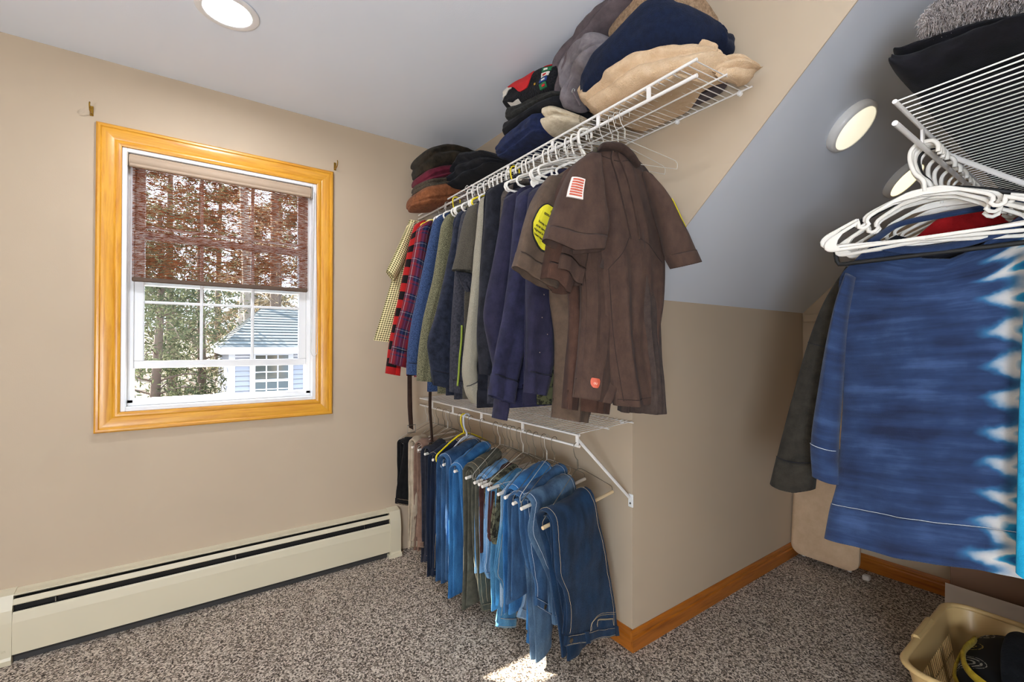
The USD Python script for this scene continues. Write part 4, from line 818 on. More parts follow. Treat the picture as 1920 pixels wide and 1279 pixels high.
# ------------------------------------------------------------------ folded things on the shelves
def lump(name, label, cat, upper, lower, m, x=1.22, b=.11, seed=1, plane='x', fold=.02, ff=4., fl=3., wr=.008, wf=(12, 10), grooves=(), p=3.4, rows=60, cols=30, ends=.12, parent=None, label_part=None, env=(1., 1.), hem=None):
    """a soft folded thing: its upper and lower outline run along the shelf; x (or a list of x) says how deep each outline point stands"""
    xs = np.broadcast_to(x, (len(upper),)) if np.ndim(x) == 0 else np.interp(np.linspace(0, 1, len(upper)), np.linspace(0, 1, len(x)), x)
    xl = np.broadcast_to(x, (len(lower),)) if np.ndim(x) == 0 else np.interp(np.linspace(0, 1, len(lower)), np.linspace(0, 1, len(x)), x)
    g = atx if plane == 'x' else aty
    L = [g(q, a) for q, a in zip(upper, xs)]; R = [np.array(q) if len(q) == 3 else g(q, a) for q, a in zip(lower, xl)]
    if np.ndim(b): b = np.interp(np.linspace(0, 1, 25), np.linspace(0, 1, len(b)), b)
    t = np.linspace(0, 1, 25); bb = b*np.minimum(1, np.sqrt(np.clip(np.minimum(t, 1-t)/ends, 0.02, 1))) if ends else np.full(25, b)
    P = Panel(L, R, bb, fold=fold, ff=ff, fl=fl, wr=wr, wf=wf, seed=seed, p=p, env=env, grooves=grooves, hem=hem)
    th = parent or thing(name, label, cat, tuple((np.array(L).mean(0)+np.array(R).mean(0))/2))
    cloth('cloth' if parent is None else name, P, m, th, rows=rows, cols=cols, inner=.002, label=label_part)
    th.P = P
    return th
RUST = fabric('rust_fleece', '#6e3f24', '#8f5836', 60., bump=.6); MARL = fabric('brown_marl', '#2f2820', '#5a4f40', 200., contrast=(.38, .62)); BURG = fabric('burgundy_jersey', '#521624', '#6d2033', 20.); DKOLIVE = fabric('dark_olive_fleece', '#1f1a12', '#362d20', 26.)
BLACKC = fabric('black_fleece', '#0d0d10', '#1c1c20', 24.); NAVYF = fabric('navy_fleece', '#171e38', '#252f54', 30., bump=.8); CREAM = fabric('cream_lining', '#c8b799', '#dccdb2', 40., bump=1., bs=160.); GREYH2 = fabric('grey_hoodie', '#6a6264', '#827a7b', 24.); MAUVE = fabric('mauve_jersey', '#52484a', '#645859', 26.)
BLANKN = fabric('navy_blanket', '#0d1528', '#141f38', 60., bump=.9, bs=240.); TANF = fabric('tan_fleece', '#7d634a', '#a88a6c', 110., bump=1., bs=220., bdist=.004); SHERPA = fabric('cream_sherpa', '#cfae88', '#dabd9a', 30., bump=1., bs=260., bdist=.004)
DKGREY = fabric('dark_grey_knit', '#1d1d1b', '#343330', 90.); SHAG = fabric('grey_shag', '#9a908b', '#c4bab4', 60., bump=1., bs=120., bdist=.012); BLACKR = fabric('black_garment', '#0b0a0a', '#17151a', 24.)

st = 'folded stack in the far corner of the shelf'
g1 = lump('folded_fleece', 'rust brown fleece at the bottom of the far corner stack', 'folded fleece', [(771, 372), (784, 360), (812, 352), (840, 352), (862, 358), (880, 362)], [(772, 386), (785, 392), (812, 393), (836, 388), (860, 378), (876, 371)], RUST, 2.33, .15, 2, 'y', fold=.02, ff=2., wr=.012, grooves=((.72, .02, .06),), ends=.12)
g1 = lump('folded_sweater', 'brown marl sweater second from the bottom of the far corner stack', 'folded sweater', [(779, 348), (790, 345), (815, 342), (845, 339), (880, 340)], [(780, 361), (796, 365), (818, 360), (845, 354), (880, 350)], MARL, 2.33, .14, 3, 'y', fold=.012, grooves=((.5, .02, .12),), ends=.1)
g1 = lump('folded_sweatshirt', 'burgundy sweatshirt third from the bottom of the far corner stack', 'folded sweatshirt', [(781, 335), (790, 327), (806, 321), (830, 319), (880, 322)], [(782, 353), (796, 352), (816, 347), (842, 343), (880, 340)], BURG, 2.33, .14, 4, 'y', fold=.012, grooves=((.62, .02, .08),), ends=.1)
g1 = lump('folded_hoodie', 'dark olive hoodie on top of the far corner stack', 'folded hoodie', [(782, 306), (787, 291), (802, 284), (826, 280), (852, 287), (884, 298)], [(783, 330), (794, 333), (818, 326), (842, 323), (884, 318)], DKOLIVE, 2.33, .15, 5, 'y', fold=.03, ff=2., grooves=((.35, .025, .09),), ends=.1)
g1 = lump('folded_hoodie', 'black hoodie heaped beside the far corner stack', 'folded hoodie', [(843, 340), (852, 328), (870, 312), (890, 293), (915, 290), (940, 291), (954, 302)], [(844, 366), (860, 366), (882, 352), (907, 337), (932, 321), (955, 307)], BLACKC, 1.24, .11, 6, fold=.05, ff=3., fl=4., wr=.014, grooves=((.4, .03, .1), (.75, .025, .07)))
obj('drawstring', tube(catmull([atx(q, 1.14) for q in ((872, 352), (876, 348), (880, 351), (884, 346))], 14), .002, 6), plain('cord_white', '#c9c5bd', .7), g1, smooth=True)
nf = lump('folded_jacket', 'navy fleece jacket with cream lining lying along the shelf edge', 'folded jacket', [(949, 292), (962, 276), (985, 255), (1010, 236), (1032, 220), (1046, 213)], [(951, 302), (966, 302), (985, 291), (1008, 276), (1034, 262), (1048, 256)], NAVYF, 1.24, .10, 7, fold=.02, ff=3., grooves=((.8, .015, .06),), ends=.12)
lump('lining', None, None, [(1038, 216), (1050, 209), (1062, 207), (1078, 213), (1090, 217)], [(1040, 258), (1054, 255), (1068, 246), (1082, 240), (1092, 232)], CREAM, 1.23, .10, 8, fold=.015, ff=3., grooves=((.45, .03, .08),), ends=.2, parent=nf, label_part='cream fleece lining turned out')
lump('folded_trousers', 'black folded garment above the navy fleece jacket', 'folded garment', [(965, 250), (976, 238), (1002, 224), (1032, 209), (1062, 196), (1092, 186)], [(966, 270), (984, 264), (1012, 241), (1042, 222), (1066, 215), (1092, 206)], BLACKC, 1.25, .11, 9, fold=.01, ends=.12)
lump('folded_trousers', 'dark grey knit folded under the festive sweater', 'folded garment', [(971, 219), (982, 211), (1010, 203), (1040, 193), (1062, 186), (1092, 178)], [(972, 237), (985, 239), (1012, 226), (1042, 209), (1064, 199), (1092, 188)], DKGREY, 1.25, .11, 10, fold=.01, ends=.12)
xm = lump('festive_sweater', 'black festive sweater with red, green and white knitted motif', 'folded sweater', [(963, 182), (970, 174), (986, 168), (1012, 154), (1040, 140), (1058, 133), (1074, 128), (1090, 132)], [(964, 208), (974, 215), (996, 214), (1020, 208), (1045, 198), (1066, 188), (1078, 180), (1090, 172)], fabric('black_chenille', '#0b0b0d', '#1b1a1e', 120., bump=1., bs=170., bdist=.006), 1.24, .11, 11, fold=.015, wr=.01, ends=.16)
P = xm.P; RED_, GRN_, WHT_, BLU_ = plain('knit_red', '#c41f22', .9, bump=.5, bs=400.), plain('knit_green', '#1f6b43', .9, bump=.5, bs=400.), plain('knit_white', '#d9d3c8', .9, bump=.5, bs=400.), plain('knit_blue', '#20407c', .9, bump=.5, bs=400.)
obj('red_motif', P.patch([.20, .26, .34, .44, .54, .60], [.10, .04, .02, .02, .04, .1], [.18, .28, .34, .62, .58, .22], 1, .005, 16, 10), RED_, xm, label='red knitted motif')
obj('white_motif', P.patch([.16, .2, .26, .3], [.30, .18, .22, .30], [.62, .50, .36, .36], 1, .004, 8, 6), WHT_, xm); obj('white_motif', P.patch([.24, .32, .42], [.80, .84, .80], [.92, .96, .90], 1, .004, 6, 5), WHT_, xm)
for k, (tt, c_) in enumerate(((.76, RED_), (.755, GRN_), (.75, WHT_), (.745, BLU_), (.74, GRN_))):
    obj('border_band', P.patch([tt, tt+.09], [.02+k*.17]*2, [.16+k*.17]*2, 1, .005, 5, 5), c_, xm)
for k in range(5): obj('knit_dot', P.patch([.78, .82], [.08+.17*k]*2, [.13+.17*k]*2, 1, .0075, 3, 3), WHT_ if k % 2 else RED_, xm)
pc = atx((1060, 128), 1.2)
ico = trimesh.creation.icosphere(3, .026); ico.vertices *= (1+.12*(meshkit.noise(ico.vertices*300, 3)-.5))[:, None]; ico.apply_translation(pc); obj('pompom', ico, CREAM, xm, smooth=True)
for q in ((1003, 158), (1014, 158)): obj('jingle_bell', lathe([(0, -.007), (.005, -.005), (.007, 0), (.005, .005), (0, .007)], atx(q, 1.135), (0, 0, 1), 12), BRASS, xm, smooth=True)
hd = lump('folded_hoodie', 'grey mauve hoodie heaped over the middle of the shelf', 'folded hoodie', [(1071, 176), (1076, 130), (1090, 98), (1112, 72), (1140, 40), (1172, 10), (1205, -18), (1260, -40)], [(1066, 206), (1084, 200), (1100, 168), (1122, 124), (1150, 88), (1182, 56), (1216, 18), (1270, -10)], MAUVE, 1.27, .12, 12, fold=.05, ff=2.4, fl=3., wr=.016, grooves=((.55, .03, .07),), ends=.1, rows=80)
lump('hood', None, None, [(1070, 152), (1080, 118), (1098, 98), (1120, 82), (1140, 72), (1152, 74)], [(1066, 208), (1078, 206), (1096, 160), (1120, 142), (1142, 118), (1154, 92)], GREYH2, 1.215, .09, 14, fold=.035, ff=2.5, wr=.014, grooves=((.6, .03, .05),), ends=.15, parent=hd, label_part='grey hood')
obj('eyelet', tube([atx((1075, 170), 1.12)+np.array([0, .007*math.cos(a), .007*math.sin(a)]) for a in np.linspace(0, 6.283, 13)[:-1]], .002, 6, closed=True), STEEL, hd)
obj('drawstring', tube(catmull([atx(q, 1.115) for q in ((1075, 172), (1078, 180), (1084, 190), (1088, 198))], 14), .0035, 7), MAUVE, hd, smooth=True)
lump('folded_blanket', 'tan fleece blanket at the top of the pile against the side wall', 'folded blanket', [(1160, 86), (1186, 50), (1220, 18), (1246, -4), (1272, 4), (1302, 36), (1326, 88)], [(1166, 110), (1194, 84), (1220, 58), (1240, 44), (1268, 60), (1296, 80), (1328, 96)], TANF, [1.30, 1.29, 1.28, 1.28, 1.31, 1.36, 1.42], .10, 15, fold=.012, ff=2.)
nb = lump('folded_blanket', 'navy blanket folded over the cream sherpa throw', 'folded blanket', [(1097, 190), (1112, 158), (1137, 114), (1176, 74), (1206, 40), (1231, 17), (1250, 36), (1284, 64), (1318, 90), (1342, 88), (1360, 72), (1368, 84)], [(1099, 206), (1122, 192), (1152, 166), (1192, 136), (1232, 112), (1256, 108), (1282, 112), (1308, 116), (1334, 116), (1348, 115), (1360, 114), (1367, 106)], BLANKN,
          [1.21, 1.21, 1.21, 1.21, 1.22, 1.23, 1.26, 1.31, 1.36, 1.39, 1.41, 1.425], .085, 16, fold=.02, ff=2., rows=80)
SX = [1.275, 1.275, 1.275, 1.275, 1.275, 1.275, 1.28, 1.30, 1.33, 1.36, 1.39, 1.415]
sp = lump('sherpa_throw', 'cream sherpa throw spread along the near end of the high shelf', 'folded throw', [(1100, 206), (1108, 188), (1134, 160), (1168, 138), (1203, 104), (1241, 82), (1268, 96), (1300, 115), (1330, 119), (1370, 117), (1408, 121), (1419, 131)],
          [(1.275, 1.16, 2.044), (1.275, 1.13, 2.044), (1.275, 1.04, 2.044), (1.275, .95, 2.044), (1.275, .86, 2.044), (1.29, .80, 2.044), (1.31, .775, 2.044), (1.33, .765, 2.044), (1.36, .76, 2.044), (1384, 157), (1408, 148), (1419, 134)], SHERPA,
          SX, [.13, .13, .13, .13, .125, .12, .10, .08, .06, .045, .035, .025], 17, fold=.03, ff=2.2, fl=5., wr=.022, wf=(9, 9), grooves=((.62, .018, .05), (.3, .012, .05)), rows=110, cols=44, p=3.2, ends=.08)
zz_ = 2.052
dz_ = lambda x: 2.011+.025*(x-1.138)/.31+.0095
bot = Panel([(1.165, y_, dz_(1.165)) for y_ in (1.12, 1.0, .9, .80)], [(x_, y_, dz_(x_)) for x_, y_ in ((1.42, 1.12), (1.425, 1.0), (1.415, .92), (1.30, .785))], .007, fold=.002, ff=4., seed=44, p=4.)
cloth('underside', bot, SHERPA, sp, rows=30, cols=24, inner=.002)
obj('care_label', cbox(1.19, 1.222, .80, .845, 2.028, 2.0295, .0005), plain('label_white', '#d7d3cd', .6), sp, label='white printed care label under the throw')
for k in range(9): obj('print_bar', box(1.195, 1.215-.003*(k % 3), .804+.0042*k, .8055+.0042*k+.0006*(k % 2), 2.0274, 2.0281), BLKT, sp)
lump('folded_cushion', 'dark brown cushion beneath the sherpa throw seen through the wires', 'cushion', [(1250, 196), (1262, 182), (1300, 168), (1340, 148), (1360, 146)], [(1252, 204), (1276, 208), (1310, 192), (1346, 170), (1362, 160)], MAUVE, 1.41, .03, 19, ends=.1)

# right-hand shelf
bg = lump('folded_garment', 'black garment heaped on the right-hand shelf under the shaggy throw', 'folded garment', [(1690, 128), (1700, 121), (1722, 118), (1750, 102), (1792, 87), (1840, 74), (1930, 58), (2000, 46)], [(1692, 136), (1700, 162), (1730, 178), (1772, 160), (1830, 138), (1930, 106), (1980, 92), (2020, 84)], BLACKR, 1.36, .12, 20, fold=.035, ff=2., wr=.014, grooves=((.35, .03, .08),), ends=.08, rows=80)
ug = Panel([(1.30, .285, 1.752), (1.6, .285, 1.752), (2.0, .285, 1.752), (2.5, .285, 1.752)], [(1.34, -.08, 1.766), (1.6, -.08, 1.766), (2.0, -.08, 1.766), (2.5, -.08, 1.766)], .012, fold=.004, seed=91, p=4.)
cloth('lower_fold', ug, BLACKR, bg, rows=40, cols=16, inner=.002)
fg = lump('shaggy_throw', 'shaggy grey throw heaped at the top right on the shelf', 'throw', [(1746, 92), (1752, 72), (1768, 48), (1800, 18), (1842, -8), (1920, -34), (2000, -44)], [(1750, 100), (1788, 95), (1830, 80), (1880, 70), (1930, 64), (1970, 58), (2000, 52)], SHAG, 1.36, .12, 22, fold=.02, ff=2., wr=.02, wf=(60, 50), grooves=((.47, .04, .06),), ends=.12, rows=110, cols=60)
def shag(P, parent, n, ln, seed):
    rng = np.random.default_rng(seed); S, T_0 = rng.uniform(.03, .97, n), rng.uniform(.02, .98, n)
    a = P.pos(S, T_0, 1, 0.); c0 = P.pos(S, T_0, 1, .01)-a; c0 /= np.linalg.norm(c0, axis=1, keepdims=True)
    j = rng.normal(0, .55, (n, 3)); d = c0+j; d /= np.linalg.norm(d, axis=1, keepdims=True); l = ln*rng.uniform(.6, 1.2, (n, 1))
    pts = np.stack([a-c0*.002, a+d*l*.45, a+d*l*.8+[0, 0, -.15*ln], a+d*l+[0, 0, -.4*ln]], 1)-parent.loc
    cv = UsdGeom.BasisCurves.Define(stage, numbered(parent.path+'/pile'))
    cv.CreateTypeAttr('cubic'); cv.CreateBasisAttr('catmullRom'); cv.CreateWrapAttr('pinned') if hasattr(cv, 'CreateWrapAttr') else None
    cv.CreateCurveVertexCountsAttr(Vt.IntArray.FromNumpy(np.full(n, 4, np.int32))); cv.CreatePointsAttr(Vt.Vec3fArray.FromNumpy(pts.reshape(-1, 3).astype(np.float32)))
    cv.CreateWidthsAttr(Vt.FloatArray.FromNumpy(np.tile(np.array([.0016, .0015, .0012, .0006], np.float32), n))); cv.SetWidthsInterpolation('vertex')
    UsdShade.MaterialBindingAPI.Apply(cv.GetPrim()).Bind(SHAG); cv.GetPrim().SetCustomDataByKey('kind', 'stuff')
shag(fg.P, fg, 9000, .016, 5)

# ------------------------------------------------------------------ clothes on the right-hand rail
RY, RZ = .297, 1.681
Q = math.pi/2
rh = lambda x: (x, RY, RZ)
TURN = -Q+.02
def right_panel(L, R, x, xr=None, **k):
    return Panel([atx(q, x) for q in L], [r if len(r) == 3 else atx(r, x) for r in R], k.pop('b', .02), **k)
def tiedye():
    n = {'uv': ('uvmap', {'attribute': 'st'}), 'sp': ('separate_xyz', {}), 'm': ('mapping', {'scale': (4., 38., 1.)}), 'n': ('noise_texture', {'scale': 1., 'detail': 5., 'roughness': .6}),
         'm2': ('mapping', {'scale': (9., 9., 1.)}), 'n2': ('noise_texture', {'scale': 1., 'detail': 4.}), 'add': ('math', {'math_type': 'multiply_add', 'value2': .5}), 'r': ('rgb_ramp', {'ramp': [(.36, C('#1f2843')), (.52, C('#2a3c5e')), (.66, C('#42587f')), (.82, C('#7a849d'))]}),
         'half': ('math', {'math_type': 'multiply', 'value2': .5}),
         # the bleached column: how far across, broken up in bands down the cloth
         'w': ('math', {'math_type': 'multiply', 'value2': 88.}), 's': ('math', {'math_type': 'sine'}), 'nv': ('math', {'math_type': 'multiply_add', 'value2': 9.}),
         'd': ('math', {'math_type': 'multiply_add', 'value2': .026}), 'col': ('map_range', {'from_min': -.285, 'from_max': -.40, 'to_min': 0., 'to_max': 1., 'clamp': True}),
         'r2': ('rgb_ramp', {'ramp': [(.0, C('#2a4a78')), (.2, C('#3a7aa0')), (.42, C('#b9b8b6')), (.56, C('#cfcbc2')), (.66, C('#2a8fb4')), (.82, C('#1c568c')), (1., C('#2a9cc4'))]}), 'f': ('map_range', {'from_min': .02, 'from_max': .3, 'to_min': 0., 'to_max': 1., 'clamp': True}),
         'mx': ('mix', {'mix_type': 'mix'}), 'tc': ('texture_coordinate', {}), 'bn': ('noise_texture', {'scale': 420., 'detail': 3.}), 'b': ('bump', {'strength': .5, 'distance': .002}), 'p': ('principled_bsdf', {'roughness': .9, 'sheen_weight': .15, 'specular_ior_level': .2})}
    return mat('tie_dye', n, [('uv.UV', 'm.vector'), ('m.vector', 'n.vector'), ('uv.UV', 'm2.vector'), ('m2.vector', 'n2.vector'), ('n2.fac', 'half.value1'), ('n.fac', 'add.value1'), ('half.value', 'add.value3'), ('add.value', 'r.fac'),
                              ('uv.UV', 'sp.vector'), ('sp.y', 'w.value1'), ('n2.fac', 'nv.value1'), ('w.value', 'nv.value3'), ('nv.value', 's.value1'), ('s.value', 'd.value1'), ('sp.x', 'd.value3'), ('d.value', 'col.value'),
                              ('col.result', 'r2.fac'), ('col.result', 'f.value'), ('f.result', 'mx.fac'), ('r.color', 'mx.color1'), ('r2.color', 'mx.color2'), ('mx.color', 'p.base_color'), ('tc.object', 'bn.vector'), ('bn.fac', 'b.height'), ('b.normal', 'p.normal')])
TD = tiedye()
zl = lambda z, y=.06, x=1.49: (x, y, z)
td = thing('sweatshirt', 'blue tie-dye crewneck sweatshirt with bleached streaks hanging at the right', 'sweatshirt', (1.49, RY, 1.55))
TB = right_panel([(1640, 455), (1600, 490), (1574, 525), (1578, 600), (1584, 700), (1580, 820), (1574, 900), (1562, 950), (1553, 1004)], [zl(1.53, .12), zl(1.50, .085), zl(1.45), zl(1.35), zl(1.2), zl(1.05), zl(.9), zl(.82), zl(.725)], 1.49, b=[.015, .022, .03, .034, .036], fold=.04, ff=3., fl=.9, wr=.009, seed=81, hem=(0, .0, .004, .006, .002, .004, 0), top=(.0, .03, .07, .085, .07, .03, 0))
cloth('body', TB, TD, td, rows=90, cols=50); cloth('hem_band', TB, TD, td, t0=.88, t1=1.004, extra=.003, rows=10, cols=50); obj('hem_stitch', TB.seam([(s, .88) for s in np.linspace(.01, .99, 20)], -1, .0007, .0035, 80, 4), THW, td)
SLV = Panel([atx(q, 1.475) for q in ((1588, 512), (1568, 570), (1548, 660), (1530, 770), (1523, 830), (1526, 890))], [atx(q, 1.475) for q in ((1604, 520), (1590, 600), (1582, 700), (1574, 800), (1572, 850), (1576, 908))], .03, fold=.01, wr=.005, seed=82, p=2.2)
cloth('sleeve', SLV, TD, td, rows=44, cols=20); cloth('cuff', SLV, TD, td, t0=.84, t1=1.005, extra=.0035, rows=8, cols=20); obj('cuff_stitch', SLV.seam([(s, .84) for s in np.linspace(.02, .98, 9)], -1, .001, .004, 20, 4), THW, td)
ck = [atx(q, 1.455) for q in ((1636, 452), (1655, 462), (1690, 468), (1740, 467), (1800, 458), (1850, 444), (1900, 425))]+[(1.5, .13, 1.53), (1.53, .2, 1.545), (1.53, .3, 1.545), (1.53, .38, 1.54)]
obj('collar', tube(catmull(ck+ck[:1], 70)[:-1], .012, 8, closed=True, flat=.55, ref=[0, 0, 1.]), TD, td, smooth=True)
os_ = thing('sweatshirt', 'dark olive grey sweatshirt hanging behind the tie-dye one, sleeve down', 'sweatshirt', (1.62, RY, 1.55))
OLS = fabric('olive_sweat', '#2b2721', '#3c372e', 30.)
OB = right_panel([(1640, 470), (1600, 500), (1590, 560), (1590, 700), (1590, 850)], [zl(1.52, .1, 1.61), zl(1.48, .05, 1.61), zl(1.4, .05, 1.61), zl(1.1, .05, 1.61), zl(.85, .05, 1.61)], 1.61, b=.03, fold=.02, seed=83)
cloth('body', OB, OLS, os_, rows=30, cols=20)
OSL = Panel([atx(q, 1.58) for q in ((1590, 500), (1548, 565), (1517, 645), (1490, 740), (1466, 830), (1448, 904))], [atx(q, 1.58) for q in ((1606, 512), (1580, 590), (1566, 660), (1548, 760), (1534, 850), (1526, 918))], .035, fold=.012, ff=2., wr=.006, seed=84, p=2.2, hem=(0, .012, .014, 0))
cloth('sleeve', OSL, OLS, os_, rows=44, cols=24); cloth('cuff', OSL, OLS, os_, t0=.865, t1=1.005, extra=.004, rows=8, cols=24); obj('cuff_seam', OSL.seam([(s, .865) for s in np.linspace(.02, .98, 9)], -1, .0012, .004, 20, 4), THD, os_)
obj('drop_seam', OSL.seam([(s, .34) for s in np.linspace(.02, .98, 9)], -1, .0012, .001, 20, 4), THD, os_)
rd = thing('tee_shirt', 'red tee hanging behind the tie-dye sweatshirt, seen through its neck', 'tee shirt', (1.70, RY, 1.56))
cloth('body', right_panel([(1700, 425), (1675, 445), (1650, 500), (1650, 650), (1650, 800)], [zl(1.56, .15, 1.68), zl(1.55, .08, 1.68), zl(1.45, .06, 1.68), zl(1.2, .06, 1.68), zl(.9, .06, 1.68)], 1.68, b=.02, seed=85, top=(.05, .0, -.02, 0, .05)), fabric('red_jersey', '#8f1114', '#b01a1c', 20.), rd, rows=30, cols=20)
bkk = thing('tee_shirt', 'black tee hanging just behind the tie-dye sweatshirt', 'tee shirt', (1.55, RY, 1.56))
cloth('body', right_panel([(1672, 430), (1640, 455), (1606, 500), (1606, 640), (1606, 800)], [zl(1.53, .14, 1.55), zl(1.52, .08, 1.55), zl(1.44, .06, 1.55), zl(1.2, .06, 1.55), zl(.9, .06, 1.55)], 1.55, b=.016, seed=86, top=(.02, .07, .09, .07, .02)), BLK, bkk, rows=30, cols=20)
ts = thing('tee_shirt', 'turquoise tee at the right edge in front of the tie-dye sweatshirt', 'tee shirt', (1.38, RY-.2, 1.5))
cloth('body', Panel([atx(q, 1.39) for q in ((1925, 480), (1916, 640), (1909, 800), (1906, 960), (1904, 1074))], [(1.39, -.02, 1.45), (1.39, -.03, 1.3), (1.39, -.03, 1.15), (1.39, -.03, .95), (1.39, -.03, .66)], .02, fold=.01, seed=87), fabric('turquoise_jersey', '#1796bd', '#2bb0d4', 20.), ts, rows=40, cols=16)
for k, (x, dt, tl, lab) in enumerate(((1.395, 0., .0, 'front white notched hanger on the right-hand rail'), (1.412, .05, -.06, 'second white notched hanger on the right-hand rail'), (1.428, -.05, .05, 'third white notched hanger on the right-hand rail'), (1.442, .06, -.10, 'fourth white notched hanger on the right-hand rail'),
                                      (1.475, .0, .0, 'white notched hanger inside the neck of the tie-dye sweatshirt'), (1.55, .02, 0., 'white notched hanger under the black tee at the right'), (1.61, -.02, 0., 'white notched hanger under the olive sweatshirt'), (1.68, .02, 0., 'white notched hanger under the red tee'))):
    notch_hanger(lab, rh(x), TURN+dt, None, tl)
plastic_hanger('black flocked hanger below the white ones on the right-hand rail', rh(1.452), TURN, BLACKP, wide=.196, drop=.236, r=.0058)
for k, x in enumerate((1.74, 1.79, 1.85, 1.9)):
    plastic_hanger(('white plastic hanger at the back of the right-hand rail, nearest the red tee', 'white plastic hanger at the back of the right-hand rail, second past the red tee', 'white plastic hanger third past the red tee on the right-hand rail', 'white plastic hanger furthest back on the right-hand rail')[k], rh(x), TURN+.04*(-1)**k)

# ------------------------------------------------------------------ things on the floor
ib = thing('ironing_board', 'beige covered ironing board standing on end against the end wall', 'ironing board', (2.82, 1.03, 0))
def board():
    w, h = .325, 1.25; r = .055
    pts = [(-w/2+r-r*math.cos(a), .035+r-r*math.sin(a)) for a in np.linspace(0, Q, 9)]+[(w/2-r+r*math.sin(a), .035+r-r*math.cos(a)) for a in np.linspace(0, Q, 9)]+[(w/2, h*.55), (w/2-.02, h*.75), (w/2-.07, h*.93), (.03, h), (-.03, h), (-w/2+.07, h*.93), (-w/2+.02, h*.75), (-w/2, h*.55)]
    lean = math.radians(7); up = np.array([math.sin(lean), 0, math.cos(lean)]); out = np.array([-math.cos(lean), 0, math.sin(lean)]); o = np.array([2.835, 1.028, .0])
    layers = [(0., .006), (.004, .0), (.024, .0), (.03, .006), (.033, .016)]
    A = np.array(pts); c = A.mean(0); n = len(A); V = []
    for d, ins in layers:
        B = np.array(Polygon(A).buffer(-ins, quad_segs=2).exterior.coords) if False else c+(A-c)*(1-ins/.16)
        V += [o+np.array([0, 1., 0])*(-p_[0])+up*p_[1]+out*d for p_ in B]
    f = []
    for k in range(len(layers)-1):
        for i in range(n):
            j = (i+1) % n; f += [(k*n+i, k*n+j, (k+1)*n+j), (k*n+i, (k+1)*n+j, (k+1)*n+i)]
    V = np.array(V); V = np.vstack([V, V[:n].mean(0), V[-n:].mean(0)]); m0, m1 = len(V)-2, len(V)-1; e = (len(layers)-1)*n
    for i in range(n):
        j = (i+1) % n; f += [(m0, j, i), (m1, e+i, e+j)]
    m = trimesh.Trimesh(V, np.array(f), process=False); m.fix_normals(); return m, o, up, out
m, o, up, out = board()
obj('padded_cover', m, fabric('ironing_cover', '#c6a786', '#d2b492', 16., bump=.3), ib, smooth=40)
for sgn in (-1, 1):
    p0 = o+np.array([0, sgn*.11, 0])-out*.02
    obj('leg', tube([p0+up*.02, p0+up*1.0], .009, 8), plain('leg_enamel', '#cfcac2', .4), ib)
fe = atz((1625, 1088), 0.)
obj('foot_cap', [cbox(fe[0]-.02, fe[0]+.012, fe[1]-.016, fe[1]+.016, .002, .028, .005)], plain('foot_white', '#d8d2c8', .5), ib)
CARDB = plain('cardboard', '#86644d', .85, bump=.15, bs=90., var=.04); CARDW = plain('cardboard_pale', '#dccfc2', .8, bump=.1, bs=60., var=.05)
bx = thing('cardboard_box', 'brown cardboard box behind the pale open box', 'box', (2.87, .22, 0))
obj('wall', cbox(2.765, 2.99, -.06, .512, 0.005, .5, .004), CARDB, bx); obj('flap', cbox(2.76, 2.99, .05, .512, .5, .505, .002), CARDB, bx); obj('tape', box(2.7642, 2.766, .2, .25, .3, .502), plain('tape_tan', '#a08466', .4), bx)
fb = thing('cardboard_box', 'pale open cardboard box with a tilted flap behind the laundry basket', 'box', (2.66, .23, 0))
def slab(a, b, c, d, th): return trimesh.convex.convex_hull(np.array([np.array(v)+np.array([0, 0, 0])+s*np.array(th) for v in (a, b, c, d) for s in (0, 1)], float))
obj('flap', slab((2.60, .50, .0), (2.60, -.06, .0), (2.735, -.08, .168), (2.735, .522, .168), (.005, 0, -.003)), CARDW, fb)
obj('back', cbox(2.748, 2.755, -.05, .505, 0, .13, .001), CARDW, fb); obj('bottom', cbox(2.61, 2.748, -.05, .5, 0, .005, .001), CARDW, fb)
for y_ in (-.05, .497): obj('side', slab((2.615, y_, .004), (2.748, y_, .004), (2.748, y_, .125), (2.715, y_, .13), (0, .006, 0)), CARDW, fb)
lid = thing('plastic_tray', 'small dark grey plastic tray on the carpet beside the basket', 'tray', (2.47, .43, 0))
obj('body', trimesh.convex.convex_hull(np.array([(2.36, .50, .004), (2.52, .44, .004), (2.56, .56, .004), (2.44, .60, .004), (2.38, .50, .02), (2.52, .455, .03), (2.55, .55, .03), (2.44, .585, .02)])-[0., .06, 0.]), plain('tray_slate', '#3a4650', .35), lid)

